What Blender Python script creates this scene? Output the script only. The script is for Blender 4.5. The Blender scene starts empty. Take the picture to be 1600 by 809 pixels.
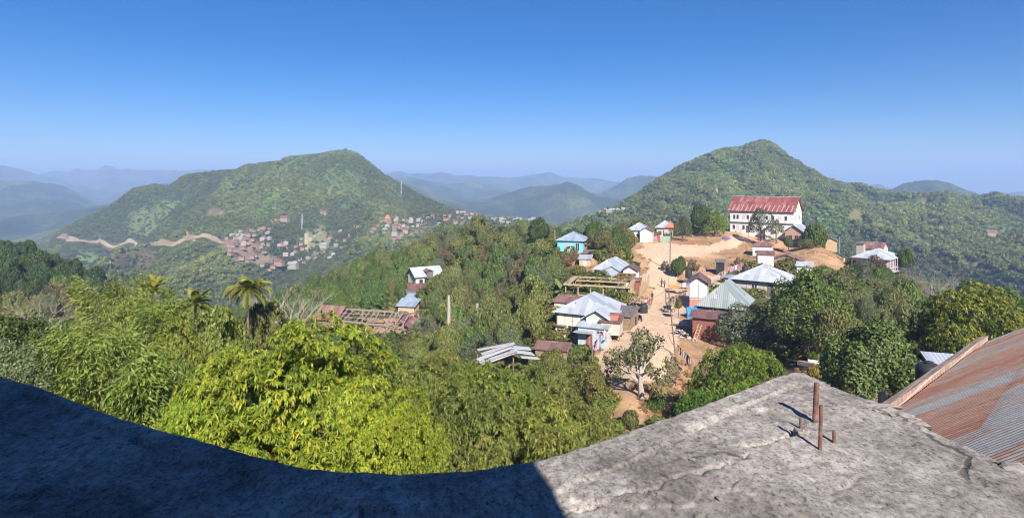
import bpy, bmesh, math, random
import numpy as np
from math import radians as R, sin, cos, pi

sc = bpy.context.scene
C = sc.collection
F = 950.0          # focal length in pixels of a 1600 px wide picture
HY = 285.0         # horizon row

# ------------------------------------------------------------------ camera, world, sun, exposure
cam = bpy.data.objects.new('camera', bpy.data.cameras.new('camera'))
C.objects.link(cam); sc.camera = cam
cam.location = (0, 0, 0); cam.rotation_euler = (R(90), 0, 0)
cam.data.sensor_width = 36; cam.data.lens = 36 * F / 1600
cam.data.shift_y = -(404.5 - HY) / 1600
cam.data.clip_start = 0.1; cam.data.clip_end = 40000

SUN_AZ, SUN_EL = 15, 36       # degrees: behind the camera, to the right
w = bpy.data.worlds.new('World'); sc.world = w; w.use_nodes = True
nt = w.node_tree; nt.nodes.clear()
sky = nt.nodes.new('ShaderNodeTexSky'); sky.sky_type = 'NISHITA'; sky.sun_disc = False
sky.sun_elevation = R(SUN_EL); sky.sun_rotation = R(180 - SUN_AZ)
sky.altitude = 1500; sky.air_density = 1.0; sky.dust_density = 0.35; sky.ozone_density = 6.0
bg = nt.nodes.new('ShaderNodeBackground'); bg.inputs[1].default_value = 0.06
hsv = nt.nodes.new('ShaderNodeHueSaturation'); hsv.inputs['Hue'].default_value = 0.508; hsv.inputs['Saturation'].default_value = 1.36; hsv.inputs['Value'].default_value = 0.97
wo = nt.nodes.new('ShaderNodeOutputWorld')
nt.links.new(sky.outputs[0], hsv.inputs['Color']); nt.links.new(hsv.outputs[0], bg.inputs[0]); nt.links.new(bg.outputs[0], wo.inputs[0])

sl = bpy.data.lights.new('sun', 'SUN'); sl.energy = 4.8; sl.angle = R(0.5); sl.color = (1, 0.95, 0.86)
so = bpy.data.objects.new('sun', sl); C.objects.link(so)
so.rotation_euler = (R(90 - SUN_EL), 0, R(SUN_AZ))
sc.view_settings.view_transform = 'Standard'; sc.view_settings.look = 'None'
sc.view_settings.exposure = 0.95; sc.view_settings.gamma = 1
cy = sc.cycles
cy.max_bounces = 4; cy.diffuse_bounces = 2; cy.glossy_bounces = 2; cy.transmission_bounces = 3; cy.volume_bounces = 1
cy.transparent_max_bounces = 6; cy.use_denoising = True; cy.filter_width = 1.05; cy.sample_clamp_indirect = 4

# ------------------------------------------------------------------ helpers
def P(px, py, d):
    return np.array([(px - 800) / F * d, d, -(py - HY) / F * d])

def _h(ix, iy, seed):
    n = (ix.astype(np.int64) * 374761393 + iy.astype(np.int64) * 668265263 + seed * 1274126177) & 0xffffffff
    n = ((n ^ (n >> 13)) * 1274126177) & 0xffffffff
    return ((n ^ (n >> 16)) & 0xffffff) / float(0xffffff)

def vnoise(x, y, seed=0):
    x = np.asarray(x, float); y = np.asarray(y, float)
    ix = np.floor(x); iy = np.floor(y); fx = x - ix; fy = y - iy
    fx = fx * fx * (3 - 2 * fx); fy = fy * fy * (3 - 2 * fy)
    a = _h(ix, iy, seed); b = _h(ix + 1, iy, seed); c = _h(ix, iy + 1, seed); d = _h(ix + 1, iy + 1, seed)
    return (a * (1 - fx) + b * fx) * (1 - fy) + (c * (1 - fx) + d * fx) * fy

def fbm(x, y, octv=4, seed=0, gain=0.5):
    s = 0; a = 1; t = 0
    for k in range(octv):
        s = s + a * (vnoise(np.asarray(x) * 2 ** k, np.asarray(y) * 2 ** k, seed + k * 17) * 2 - 1); t += a; a *= gain
    return s / t

def tag(o, label=None, cat=None, group=None, kind=None):
    if label: o['label'] = label
    if cat: o['category'] = cat
    if group: o['group'] = group
    if kind: o['kind'] = kind
    return o

def empty(name, loc, rz=0, label=None, cat=None, group=None):
    o = bpy.data.objects.new(name, None); C.objects.link(o)
    o.location = loc; o.rotation_euler = (0, 0, rz); o.empty_display_size = 0.3
    return tag(o, label, cat, group)

def link(name, me, parent=None, m=None):
    o = bpy.data.objects.new(name, me); C.objects.link(o)
    if m is not None and not me.materials: me.materials.append(m)
    if parent is not None: o.parent = parent
    return o

def npmesh(name, V, faces, cols=None, m=None, smooth=False):
    """V (n,3); faces: list of int arrays (k,3) or (k,4)."""
    me = bpy.data.meshes.new(name)
    V = np.asarray(V, np.float32)
    me.vertices.add(len(V)); me.vertices.foreach_set('co', V.ravel())
    loops = np.concatenate([f.ravel() for f in faces]).astype(np.int32)
    sizes = np.concatenate([np.full(len(f), f.shape[1]) for f in faces]).astype(np.int32)
    starts = np.concatenate([[0], np.cumsum(sizes)[:-1]]).astype(np.int32)
    me.loops.add(len(loops)); me.loops.foreach_set('vertex_index', loops)
    me.polygons.add(len(sizes)); me.polygons.foreach_set('loop_start', starts)
    me.polygons.foreach_set('use_smooth', np.full(len(sizes), smooth))
    me.update(calc_edges=True)
    if cols is not None:
        a = me.color_attributes.new('Col', 'FLOAT_COLOR', 'POINT')
        cc = np.ones((len(V), 4), np.float32); cc[:, :3] = cols
        a.data.foreach_set('color', cc.ravel())
    if m is not None: me.materials.append(m)
    return me

class MB:
    """collects simple solids and links them as one mesh object"""
    def __init__(s): s.v = []; s.f = []
    def add(s, vs, fs):
        n = len(s.v); s.v += [tuple(map(float, p)) for p in vs]; s.f += [tuple(i + n for i in f) for f in fs]; return s
    def box(s, x0, x1, y0, y1, z0, z1):
        return s.add([(x0, y0, z0), (x1, y0, z0), (x1, y1, z0), (x0, y1, z0), (x0, y0, z1), (x1, y0, z1), (x1, y1, z1), (x0, y1, z1)],
                     [(3, 2, 1, 0), (4, 5, 6, 7), (0, 1, 5, 4), (1, 2, 6, 5), (2, 3, 7, 6), (3, 0, 4, 7)])
    def bar(s, a, b, r, r2=None, n=6):
        a = np.array(a, float); b = np.array(b, float); r2 = r if r2 is None else r2
        d = b - a; d = d / (np.linalg.norm(d) + 1e-9)
        u = np.cross(d, (0, 0, 1)); u = u / np.linalg.norm(u) if np.linalg.norm(u) > 1e-3 else np.array([1., 0, 0])
        v = np.cross(d, u)
        vs = [a + r * (cos(2 * pi * k / n) * u + sin(2 * pi * k / n) * v) for k in range(n)] + \
             [b + r2 * (cos(2 * pi * k / n) * u + sin(2 * pi * k / n) * v) for k in range(n)]
        fs = [(k, (k + 1) % n, n + (k + 1) % n, n + k) for k in range(n)] + [tuple(range(n - 1, -1, -1)), tuple(range(n, 2 * n))]
        return s.add(vs, fs)
    def beam(s, a, b, w, h):
        a = np.array(a, float); b = np.array(b, float); d = b - a; d = d / np.linalg.norm(d)
        u = np.cross(d, (0, 0, 1)); u = u / np.linalg.norm(u) if np.linalg.norm(u) > 1e-3 else np.array([1., 0, 0])
        v = np.cross(u, d); u = u * w / 2; v = v * h / 2
        vs = [a - u - v, a + u - v, a + u + v, a - u + v, b - u - v, b + u - v, b + u + v, b - u + v]
        return s.add(vs, [(3, 2, 1, 0), (4, 5, 6, 7), (0, 1, 5, 4), (1, 2, 6, 5), (2, 3, 7, 6), (3, 0, 4, 7)])
    def tube(s, pts, rs, n=7):
        pts = [np.array(p, float) for p in pts]; base = len(s.v)
        for i, p in enumerate(pts):
            d = pts[min(i + 1, len(pts) - 1)] - pts[max(i - 1, 0)]; d = d / (np.linalg.norm(d) + 1e-9)
            u = np.cross(d, (0.13, 0.97, 0.2)); u /= np.linalg.norm(u); v = np.cross(d, u)
            for k in range(n):
                s.v.append(tuple(p + rs[i] * (cos(2 * pi * k / n) * u + sin(2 * pi * k / n) * v)))
        for i in range(len(pts) - 1):
            for k in range(n):
                s.f.append((base + i * n + k, base + i * n + (k + 1) % n, base + (i + 1) * n + (k + 1) % n, base + (i + 1) * n + k))
        s.f.append(tuple(base + k for k in range(n))[::-1]); s.f.append(tuple(base + (len(pts) - 1) * n + k for k in range(n)))
        return s
    def lathe(s, prof, cx=0, cy=0, n=20):
        base = len(s.v)
        for (r, z) in prof:
            for k in range(n): s.v.append((cx + r * cos(2 * pi * k / n), cy + r * sin(2 * pi * k / n), z))
        for i in range(len(prof) - 1):
            for k in range(n):
                s.f.append((base + i * n + k, base + i * n + (k + 1) % n, base + (i + 1) * n + (k + 1) % n, base + (i + 1) * n + k))
        s.f.append(tuple(base + k for k in range(n))[::-1]); s.f.append(tuple(base + (len(prof) - 1) * n + k for k in range(n)))
        return s
    def mesh(s, name):
        me = bpy.data.meshes.new(name); me.from_pydata(s.v, [], s.f); me.update(); return me
    def build(s, name, m, parent=None, smooth=False):
        me = s.mesh(name); me.materials.append(m)
        if smooth: me.polygons.foreach_set('use_smooth', np.ones(len(me.polygons), bool))
        return link(name, me, parent)

# ------------------------------------------------------------------ materials
def newmat(name):
    m = bpy.data.materials.new(name); m.use_nodes = True; m.node_tree.nodes.clear()
    t = m.node_tree
    o = t.nodes.new('ShaderNodeOutputMaterial'); b = t.nodes.new('ShaderNodeBsdfPrincipled')
    t.links.new(b.outputs[0], o.inputs[0]); b.inputs['Roughness'].default_value = 0.8
    b.inputs['Specular IOR Level'].default_value = 0.25
    return m, t, b

def nd(t, typ, **kw):
    n = t.nodes.new(typ)
    for k, v in kw.items(): setattr(n, k, v)
    return n

def ramp(t, src, stops):
    r = nd(t, 'ShaderNodeValToRGB'); e = r.color_ramp.elements
    while len(e) < len(stops): e.new(0.5)
    for i, (p, c) in enumerate(stops):
        e[i].position = p; e[i].color = (*c, 1) if len(c) == 3 else c
    t.links.new(src, r.inputs[0]); return r

def mixc(t, fac, a, b, mode='MIX'):
    n = nd(t, 'ShaderNodeMix', data_type='RGBA', blend_type=mode)
    for sock, v in ((0, fac), (6, a), (7, b)):
        if hasattr(v, 'links'): t.links.new(v, n.inputs[sock])
        elif sock == 0: n.inputs[0].default_value = v
        else: n.inputs[sock].default_value = (*v, 1)
    return n.outputs[2]

def noise(t, scale, detail=5, rough=0.6, coord='Object', stretch=None):
    tc = nd(t, 'ShaderNodeTexCoord'); n = nd(t, 'ShaderNodeTexNoise')
    n.inputs['Scale'].default_value = scale; n.inputs['Detail'].default_value = detail; n.inputs['Roughness'].default_value = rough
    if stretch:
        mp = nd(t, 'ShaderNodeMapping'); mp.inputs['Scale'].default_value = stretch
        t.links.new(tc.outputs[coord], mp.inputs[0]); t.links.new(mp.outputs[0], n.inputs[0])
    else: t.links.new(tc.outputs[coord], n.inputs[0])
    return n.outputs['Fac']

def bump(t, b, h, strength=0.4, dist=0.05):
    n = nd(t, 'ShaderNodeBump'); n.inputs['Strength'].default_value = strength; n.inputs['Distance'].default_value = dist
    t.links.new(h, n.inputs['Height']); t.links.new(n.outputs[0], b.inputs['Normal'])

def plain(name, col, var=0.25, scale=2.5, rough=0.8, metal=0.0, dirt=None, stretch=None):
    """weathered paint, boards, plaster: two tones of noise, optional dirt colour"""
    m, t, b = newmat(name)
    c1 = tuple(x * (1 - var) for x in col); c2 = tuple(min(1, x * (1 + var * 0.6)) for x in col)
    r = ramp(t, noise(t, scale, 6, 0.65, stretch=stretch), [(0.3, c1), (0.7, c2)])
    out = r.outputs[0]
    if dirt:
        f = ramp(t, noise(t, scale * 0.45, 4), [(0.52, (0, 0, 0)), (0.68, (1, 1, 1))])
        out = mixc(t, f.outputs[0], out, dirt)
    t.links.new(out, b.inputs['Base Color']); b.inputs['Roughness'].default_value = rough; b.inputs['Metallic'].default_value = metal
    return m

def tin(name, base, rust=(0.23, 0.09, 0.05), amount=0.35, axis='X', pitch=0.22, rough=0.45, panel=0.9, streak=(1, 1, 1)):
    """corrugated sheet: ribs in bump along one axis, sheet-to-sheet tone, rust blotches"""
    m, t, b = newmat(name)
    tc = nd(t, 'ShaderNodeTexCoord')
    wv = nd(t, 'ShaderNodeTexWave', bands_direction=axis, wave_profile='SIN'); wv.inputs['Scale'].default_value = 1 / pitch / 3.2
    t.links.new(tc.outputs['UV'], wv.inputs[0])
    sx = nd(t, 'ShaderNodeSeparateXYZ'); t.links.new(tc.outputs['UV'], sx.inputs[0])
    mp = nd(t, 'ShaderNodeMath', operation='MULTIPLY'); mp.inputs[1].default_value = 1 / panel; t.links.new(sx.outputs[0], mp.inputs[0])
    fl = nd(t, 'ShaderNodeMath', operation='FLOOR'); t.links.new(mp.outputs[0], fl.inputs[0])
    my = nd(t, 'ShaderNodeMath', operation='MULTIPLY'); my.inputs[1].default_value = 1 / 2.6; t.links.new(sx.outputs[1], my.inputs[0])
    fy = nd(t, 'ShaderNodeMath', operation='FLOOR'); t.links.new(my.outputs[0], fy.inputs[0])
    cb = nd(t, 'ShaderNodeCombineXYZ'); t.links.new(fl.outputs[0], cb.inputs[0]); t.links.new(fy.outputs[0], cb.inputs[1])
    wn = nd(t, 'ShaderNodeTexWhiteNoise'); t.links.new(cb.outputs[0], wn.inputs[0])
    c = ramp(t, wn.outputs['Value'], [(0, tuple(x * 0.72 for x in base)), (1, tuple(min(1, x * 1.15) for x in base))]).outputs[0]
    n = nd(t, 'ShaderNodeTexNoise'); n.inputs['Scale'].default_value = 1.1; n.inputs['Detail'].default_value = 7; n.inputs['Roughness'].default_value = 0.7
    ms = nd(t, 'ShaderNodeMapping'); ms.inputs['Scale'].default_value = (3.0, 0.8, 1); t.links.new(tc.outputs['UV'], ms.inputs[0]); t.links.new(ms.outputs[0], n.inputs[0])
    ad = nd(t, 'ShaderNodeMath', operation='MULTIPLY_ADD'); ad.inputs[1].default_value = 0.22; t.links.new(wn.outputs['Value'], ad.inputs[0]); t.links.new(n.outputs['Fac'], ad.inputs[2])
    lo = 0.80 - 0.42 * amount
    f = ramp(t, ad.outputs[0], [(lo, (0, 0, 0)), (lo + 0.13, (1, 1, 1))])
    c = mixc(t, f.outputs[0], c, rust)
    t.links.new(c, b.inputs['Base Color']); b.inputs['Roughness'].default_value = rough; b.inputs['Metallic'].default_value = 0.0
    b.inputs['Specular IOR Level'].default_value = 0.5
    bump(t, b, wv.outputs['Fac'], 0.5, 0.04)
    return m

M = {}
M['white_wall'] = plain('white_wall', (0.72, 0.70, 0.67), 0.12, 1.2, dirt=(0.50, 0.45, 0.39), stretch=(2.5, 2.5, .5))
M['cream_wall'] = plain('cream_wall', (0.74, 0.66, 0.52), 0.08, 1.0, dirt=(0.6, 0.5, 0.38))
M['beige_wall'] = plain('beige_wall', (0.50, 0.45, 0.39), 0.12, 1.2, dirt=(0.38, 0.33, 0.28))
M['turquoise'] = plain('turquoise_paint', (0.16, 0.55, 0.60), 0.1, 1.5)
M['brick_wall'] = plain('brick_plaster', (0.46, 0.30, 0.22), 0.15, 4, dirt=(0.38, 0.26, 0.2))
M['mud_wall'] = plain('mud_wall', (0.50, 0.36, 0.22), 0.15, 1.5)
M['tin_wall'] = plain('grey_tin_wall', (0.44, 0.48, 0.53), 0.2, 1.2, rough=0.5, stretch=(6, 6, 0.4))
M['rust_wall'] = plain('rust_tin_wall', (0.25, 0.10, 0.075), 0.35, 1.3, rough=0.6, stretch=(7, 7, 0.35))
M['timber'] = plain('sawn_timber', (0.45, 0.325, 0.205), 0.25, 3)
M['old_timber'] = plain('old_timber', (0.27, 0.19, 0.13), 0.35, 3)
M['pinkwood'] = plain('weathered_beam', (0.31, 0.235, 0.195), 0.3, 3)
M['dark'] = plain('dark_opening', (0.03, 0.028, 0.03), 0.3, 2)
M['glass'] = plain('window_glass', (0.05, 0.055, 0.07), 0.2, 1, rough=0.15)
M['paleframe'] = plain('pale_frame', (0.6, 0.5, 0.52), 0.1, 2)
M['pinkwindow'] = plain('pink_shutter', (0.62, 0.32, 0.42), 0.1, 2)
M['fascia'] = plain('weathered_fascia', (0.16, 0.14, 0.14), 0.3, 2)
M['concrete_post'] = plain('concrete_post', (0.42, 0.37, 0.32), 0.2, 2)
M['roof_grey'] = tin('grey_tin_roof', (0.39, 0.42, 0.47), amount=0.14)
M['roof_bluegrey'] = tin('blue_grey_tin_roof', (0.31, 0.37, 0.46), amount=0.03)
M['roof_white'] = tin('pale_tin_roof', (0.47, 0.49, 0.53), amount=0.1)
M['roof_green'] = tin('grey_green_tin_roof', (0.29, 0.32, 0.315), amount=0.12, pitch=0.3)
M['roof_red'] = tin('red_painted_tin_roof', (0.27, 0.085, 0.075), rust=(0.40, 0.25, 0.22), amount=0.34, pitch=0.3)
M['roof_brown'] = tin('brown_rusted_tin_roof', (0.19, 0.095, 0.08), rust=(0.29, 0.15, 0.11), amount=0.4)
M['roof_rust'] = tin('rusted_tin_roof', (0.23, 0.12, 0.10), rust=(0.33, 0.22, 0.19), amount=0.4)
M['salmon'] = plain('faded_red_sheet', (0.45, 0.17, 0.12), 0.25, 2)
M['tank'] = plain('black_tank_plastic', (0.035, 0.036, 0.04), 0.2, 2, rough=0.45)
M['tarp_blue'] = plain('blue_tarpaulin', (0.02, 0.22, 0.62), 0.2, 2, rough=0.5)
M['cloth_red'] = plain('red_cloth', (0.55, 0.06, 0.08), 0.2, 4)
M['cloth_pink'] = plain('pink_cloth', (0.75, 0.2, 0.45), 0.2, 4)
M['cloth_navy'] = plain('navy_cloth', (0.03, 0.04, 0.1), 0.2, 4)
M['cloth_white'] = plain('white_cloth', (0.75, 0.74, 0.76), 0.1, 4)
M['cloth_blue'] = plain('blue_cloth', (0.1, 0.3, 0.6), 0.2, 4)
M['cloth_yellow'] = plain('yellow_cloth', (0.75, 0.55, 0.05), 0.2, 4)
M['cloth_purple'] = plain('purple_cloth', (0.2, 0.12, 0.42), 0.2, 4)
M['skin'] = plain('skin', (0.33, 0.19, 0.12), 0.1, 4)
M['hair'] = plain('black_hair', (0.012, 0.01, 0.01), 0.2, 4)
M['steel'] = plain('galvanised_steel', (0.4, 0.41, 0.43), 0.15, 3, rough=0.5)
M['pole'] = plain('pole_steel', (0.20, 0.13, 0.11), 0.25, 2)
M['rubber'] = plain('rubber', (0.02, 0.02, 0.02), 0.2, 4)
M['bark'] = plain('bark', (0.17, 0.13, 0.10), 0.35, 2.5, stretch=(3, 3, 0.6))
M['palebark'] = plain('pale_bark', (0.40, 0.34, 0.29), 0.25, 2.5, stretch=(3, 3, 0.6))
M['pinkbark'] = plain('dry_twigs', (0.30, 0.22, 0.20), 0.3, 2.5)
M['rock'] = plain('mortar', (0.25, 0.22, 0.205), 0.35, 9)
M['solar'] = plain('blue_panel', (0.12, 0.19, 0.36), 0.15, 3, rough=0.3)

def leafmat(name, instanced):
    m, t, b = newmat(name)
    a = nd(t, 'ShaderNodeAttribute', attribute_name='Col')
    if instanced:
        i = nd(t, 'ShaderNodeAttribute', attribute_name='tint', attribute_type='INSTANCER'); src = i.outputs['Color']
    else:
        i = nd(t, 'ShaderNodeObjectInfo'); src = i.outputs['Color']
    c = mixc(t, 1.0, a.outputs['Color'], src, 'MULTIPLY')
    t.links.new(c, b.inputs['Base Color']); b.inputs['Roughness'].default_value = 0.5; b.inputs['Specular IOR Level'].default_value = 0.3
    tr = nd(t, 'ShaderNodeBsdfTranslucent')
    bright = mixc(t, 1.0, c, (1.25, 1.2, 0.55), 'MULTIPLY'); t.links.new(bright, tr.inputs[0])
    mx = nd(t, 'ShaderNodeMixShader'); mx.inputs[0].default_value = 0.3
    out = [n for n in t.nodes if n.type == 'OUTPUT_MATERIAL'][0]
    t.links.new(b.outputs[0], mx.inputs[1]); t.links.new(tr.outputs[0], mx.inputs[2]); t.links.new(mx.outputs[0], out.inputs[0])
    return m
M['leaf'] = leafmat('leaf', False)
M['leaf_stuff'] = leafmat('leaf_mass', True)

# ------------------------------------------------------------------ height of the land
CT = []   # (px, d, py) seen on bare ground or below crowns
CT += [(1000, 60, 620), (985, 54, 660), (1050, 62, 640), (1020, 76, 560), (1000, 88, 520), (1010, 112, 470), (1040, 130, 440), (1000, 128, 435),
       (1060, 137, 425), (950, 130, 432), (900, 158, 398), (1050, 160, 386), (1100, 172, 374), (1000, 172, 379), (1140, 180, 364), (1200, 180, 366),
       (1190, 150, 400), (1240, 165, 385), (1190, 115, 462), (1100, 100, 482), (1110, 85, 536), (1160, 70, 606), (1260, 60, 592), (1380, 46, 640),
       (1300, 150, 402), (1320, 147, 415), (1280, 110, 470), (1300, 90, 520), (860, 85, 560), (930, 84, 560), (920, 92, 528), (880, 112, 470), (930, 110, 466),
       (665, 158, 452), (635, 145, 492), (590, 130, 520), (650, 130, 512), (800, 78, 590), (720, 110, 540), (760, 150, 470), (820, 150, 440),
       (740, 235, 366), (800, 225, 366), (850, 190, 388), (690, 235, 378), (640, 235, 398), (560, 240, 430), (460, 220, 470), (300, 190, 500),
       (1100, 215, 372), (1200, 210, 376), (1000, 215, 382), (900, 215, 385)]
CT += [(0, 265, 402), (60, 265, 415), (110, 262, 437), (165, 255, 468), (-150, 265, 385), (0, 150, 470), (100, 130, 520), (200, 120, 540)]
CZ = []   # (px, d, z)
for px in (-200, 100, 300, 500, 700): CZ += [(px, 4, -13.5), (px, 8, -13.5), (px, 18, -14.5), (px, 35, -19)]
CZ += [(900, 4, -14), (900, 12, -15), (900, 25, -18.5), (900, 40, -21), (1100, 4, -14), (1100, 12, -14), (1100, 30, -18), (1100, 48, -21.5),
       (1300, 4, -14), (1300, 12, -13), (1300, 30, -16), (1600, 4, -14), (1600, 12, -13), (1600, 30, -16), (1850, 12, -13), (1850, 30, -16),
       (300, 70, -27), (100, 70, -24), (-100, 70, -24), (500, 70, -25), (700, 60, -24), (500, 120, -30), (600, 90, -27), (450, 150, -36),
       (1450, 60, -21), (1600, 60, -22), (1800, 60, -22), (1450, 90, -26), (1600, 100, -32), (1420, 140, -28), (1520, 150, -42), (1650, 180, -50), (1390, 150, -24),
       (1400, 200, -36), (1550, 260, -62), (1300, 215, -28), (1000, 290, -48), (1100, 300, -50), (1200, 300, -52), (1350, 300, -58), (900, 290, -50), (800, 310, -52),
       (700, 330, -60), (600, 350, -68), (450, 340, -72), (300, 320, -76), (150, 340, -84), (0, 350, -84), (-150, 350, -80), (-250, 200, -35), (-250, 70, -24)]
for px in (-250, 0, 150, 300, 450, 600): CZ += [(px, 470, -86)]
CZ += [(720, 470, -64), (850, 470, -52), (1000, 430, -44), (1150, 420, -47), (1300, 420, -55), (1420, 410, -62), (1500, 400, -68), (1600, 380, -72), (1800, 380, -74)]
LM = [(-100, 900, 390), (0, 900, 392), (50, 900, 380), (100, 930, 356), (150, 980, 334), (180, 1000, 318), (210, 1020, 296), (240, 1040, 290), (265, 1050, 292), (290, 1050, 275), (320, 1050, 271),
      (370, 1060, 266), (385, 1060, 259), (430, 1060, 254), (450, 1060, 247), (500, 1060, 242), (520, 1060, 238), (540, 1060, 235), (557, 1055, 241), (572, 1050, 252),
      (600, 1030, 275), (640, 980, 297), (660, 940, 309), (700, 860, 326), (740, 790, 338), (780, 760, 345), (830, 750, 349)]
CT += LM
CT += [(100, 650, 410), (250, 620, 408), (400, 600, 416), (500, 600, 410), (600, 620, 388), (700, 650, 358), (755, 680, 348),
       (300, 800, 340), (450, 820, 318), (540, 860, 288), (620, 800, 328), (200, 790, 368), (380, 700, 378), (520, 720, 362)]
RM = [(870, 700, 356), (930, 760, 336), (960, 800, 325), (1000, 860, 302), (1030, 900, 280), (1060, 930, 262), (1100, 960, 245), (1130, 980, 234), (1150, 990, 233), (1175, 1000, 225),
      (1190, 1000, 220), (1210, 1000, 226), (1230, 1000, 244), (1260, 1000, 262), (1290, 1000, 279), (1320, 1000, 288), (1345, 1000, 288), (1370, 1000, 297), (1400, 1000, 302),
      (1440, 1000, 304), (1480, 990, 301), (1500, 980, 307), (1530, 960, 307), (1560, 950, 301), (1580, 940, 309), (1600, 930, 309), (1700, 900, 300), (1850, 900, 300)]
RM = [(a_, b_, c_ + (10 if a_ >= 1330 else 4)) for a_, b_, c_ in RM]
CT += RM
CT += [(950, 550, 362), (1050, 600, 340), (1150, 650, 330), (1250, 650, 338), (1350, 650, 350), (1450, 620, 365), (1550, 600, 372), (1700, 600, 370), (1500, 500, 408), (1600, 480, 412), (1400, 520, 390)]
for px, d, py in LM: CZ.append((px, d * 1.35, -105))
for px, d, py in RM: CZ.append((px, d * 1.40, -105))
for px in range(-300, 2000, 200): CZ += [(px, 2200, -160), (px, 5000, -160), (px, 12000, -160)]

# ---- where the buildings stand (front-left corner pixel, row of the base, distance, turn, front-right pixel)
def seat(px, py, d, yaw, pxr):
    x, y, z = P(px, py, d); s = (pxr - 800) / F; c, n = cos(R(yaw)), sin(R(yaw))
    L = (s * y - x) / (c - s * n)
    return (x, y, z), L
BASE = {  # name: (px, py, d, yaw, pxr, depth)
    'church': (1141, 362, 183, -38, 1240, 9.5), 'shed_white': (1176, 399, 152, -27, 1205, 4.5), 'cottage': (1227, 379, 168, -40, 1254, 7),
    'white_house': (982, 377, 172, -18, 1012, 6), 'red_house': (1026, 371, 180, -18, 1050, 6), 'turq': (871, 393, 158, -20, 911, 7),
    'gable_grey': (929, 437, 128, -28, 962, 9), 'gable_small': (974, 441, 122, -18, 995, 4), 'cream': (870, 522, 92, -26, 946, 9),
    'brown_gable': (1077, 479, 104, -19, 1106, 5), 'tent': (1092, 493, 97, -30, 1160, 9), 'hip_grey': (1147, 462, 117, -36, 1222, 9),
    'stilt': (1337, 421, 148, -47, 1386, 9), 'rust_shed': (1082, 526, 88, -26, 1136, 5), 'left_house': (650, 449, 162, 32, 690, 5.5),
    'hut': (622, 491, 146, -20, 638, 4)}
for k, (px, py, d, yaw, pxr, D) in BASE.items():
    (x, y, z), L = seat(px, py, d, yaw, pxr)
    if k == 'stilt': z -= 1.2
    for u, v in ((0.15, 0.1), (0.85, 0.1), (0.5, 0.9)):
        X = x + cos(R(yaw)) * L * u - sin(R(yaw)) * D * v; Y = y + sin(R(yaw)) * L * u + cos(R(yaw)) * D * v
        CZ.append((800 + F * X / Y, Y, z - 0.1 - (1.5 * v if k in ('stilt',) else 0)))

A = np.array([(px, d, -(py - HY) / F * d) for px, d, py in CT] + CZ, float)
KV = 5.0
def uv_(px, d): return np.stack([np.asarray(px) / 100.0, np.log(d) * KV], -1)
CU = uv_(A[:, 0], A[:, 1]); CC = 0.35
def kern(a, b):
    return np.sqrt(((a[:, None, :] - b[None, :, :]) ** 2).sum(-1) + CC * CC)
n_ = len(CU); G = np.zeros((n_ + 3, n_ + 3)); G[:n_, :n_] = kern(CU, CU) - np.eye(n_) * 1e-3
Q = np.c_[np.ones(n_), CU]; G[:n_, n_:] = Q; G[n_:, :n_] = Q.T
WT = np.linalg.solve(G, np.r_[A[:, 2], 0, 0, 0])
NC, NR = 700, 760
GPX = np.linspace(-300, 1900, NC); GV = np.linspace(math.log(4), math.log(12000), NR)
gp, gv = np.meshgrid(GPX, GV); gd = np.exp(gv)
pts = np.stack([gp.ravel() / 100, gv.ravel() * KV], -1)
Hg = np.concatenate([kern(p, CU) @ WT[:n_] + WT[n_] + p @ WT[n_ + 1:] for p in np.array_split(pts, 40)]).reshape(NR, NC)
gx = (gp - 800) / F * gd
far = np.clip((gd - 330) / 250, 0, 1) * np.clip((1500 - gd) / 300, 0, 1)
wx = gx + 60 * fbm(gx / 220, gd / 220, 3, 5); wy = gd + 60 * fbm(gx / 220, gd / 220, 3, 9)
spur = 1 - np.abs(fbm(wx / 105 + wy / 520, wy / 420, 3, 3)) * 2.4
crest_px = np.array([p[0] for p in LM + RM]); crest_d = np.array([p[1] for p in LM + RM])
cd = np.interp(gp, crest_px, crest_d)
near_crest = np.clip(np.abs(gd - cd) / 140, 0.12, 1)
Hg = Hg + far * near_crest * (spur - 0.45) * 34 + far * near_crest * (0.5 - np.abs(fbm(wx / 38 + 3, wy / 130, 3, 13)) * 2) * 7 + far * fbm(gx / 26, gd / 26, 2, 21) * 1.5
rows = np.where((np.exp(GV) > 560) & (np.exp(GV) < 1250))[0]
tgt = np.interp(GPX, [p[0] for p in LM + RM], [p[2] for p in LM] + [p[2] - (10 if p[0] >= 1330 else 4) for p in RM])
wcol = np.clip((GPX + 120) / 60, 0, 1) * np.clip(np.abs(GPX - 815) / 60 - .6, 0, 1)
for _ in range(6):                      # bring the two crests to their surveyed outline
    pyg = (HY - Hg / gd * F)[rows]; k_ = pyg.argmin(0); dlt = (pyg.min(0) - tgt) * wcol; dk = np.exp(GV)[rows][k_]
    Hg = Hg + (dlt * dk / F)[None, :] * np.exp(-((gd - dk[None, :]) / 170) ** 2)
nearw = np.clip((gd - 20) / 60, 0, 1) * np.clip((420 - gd) / 120, 0, 1)
Hg = Hg + nearw * fbm(gx / 9, gd / 9, 4, 31) * 0.45

def H(x, y):
    x = np.asarray(x, float); y = np.maximum(np.asarray(y, float), 4.01)
    c = np.clip((800 + F * x / y + 300) / 2200 * (NC - 1), 0, NC - 1.001)
    r = np.clip((np.log(y) - GV[0]) / (GV[-1] - GV[0]) * (NR - 1), 0, NR - 1.001)
    i = c.astype(int); j = r.astype(int); a = c - i; b = r - j
    return (Hg[j, i] * (1 - a) + Hg[j, i + 1] * a) * (1 - b) + (Hg[j + 1, i] * (1 - a) + Hg[j + 1, i + 1] * a) * b

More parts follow.
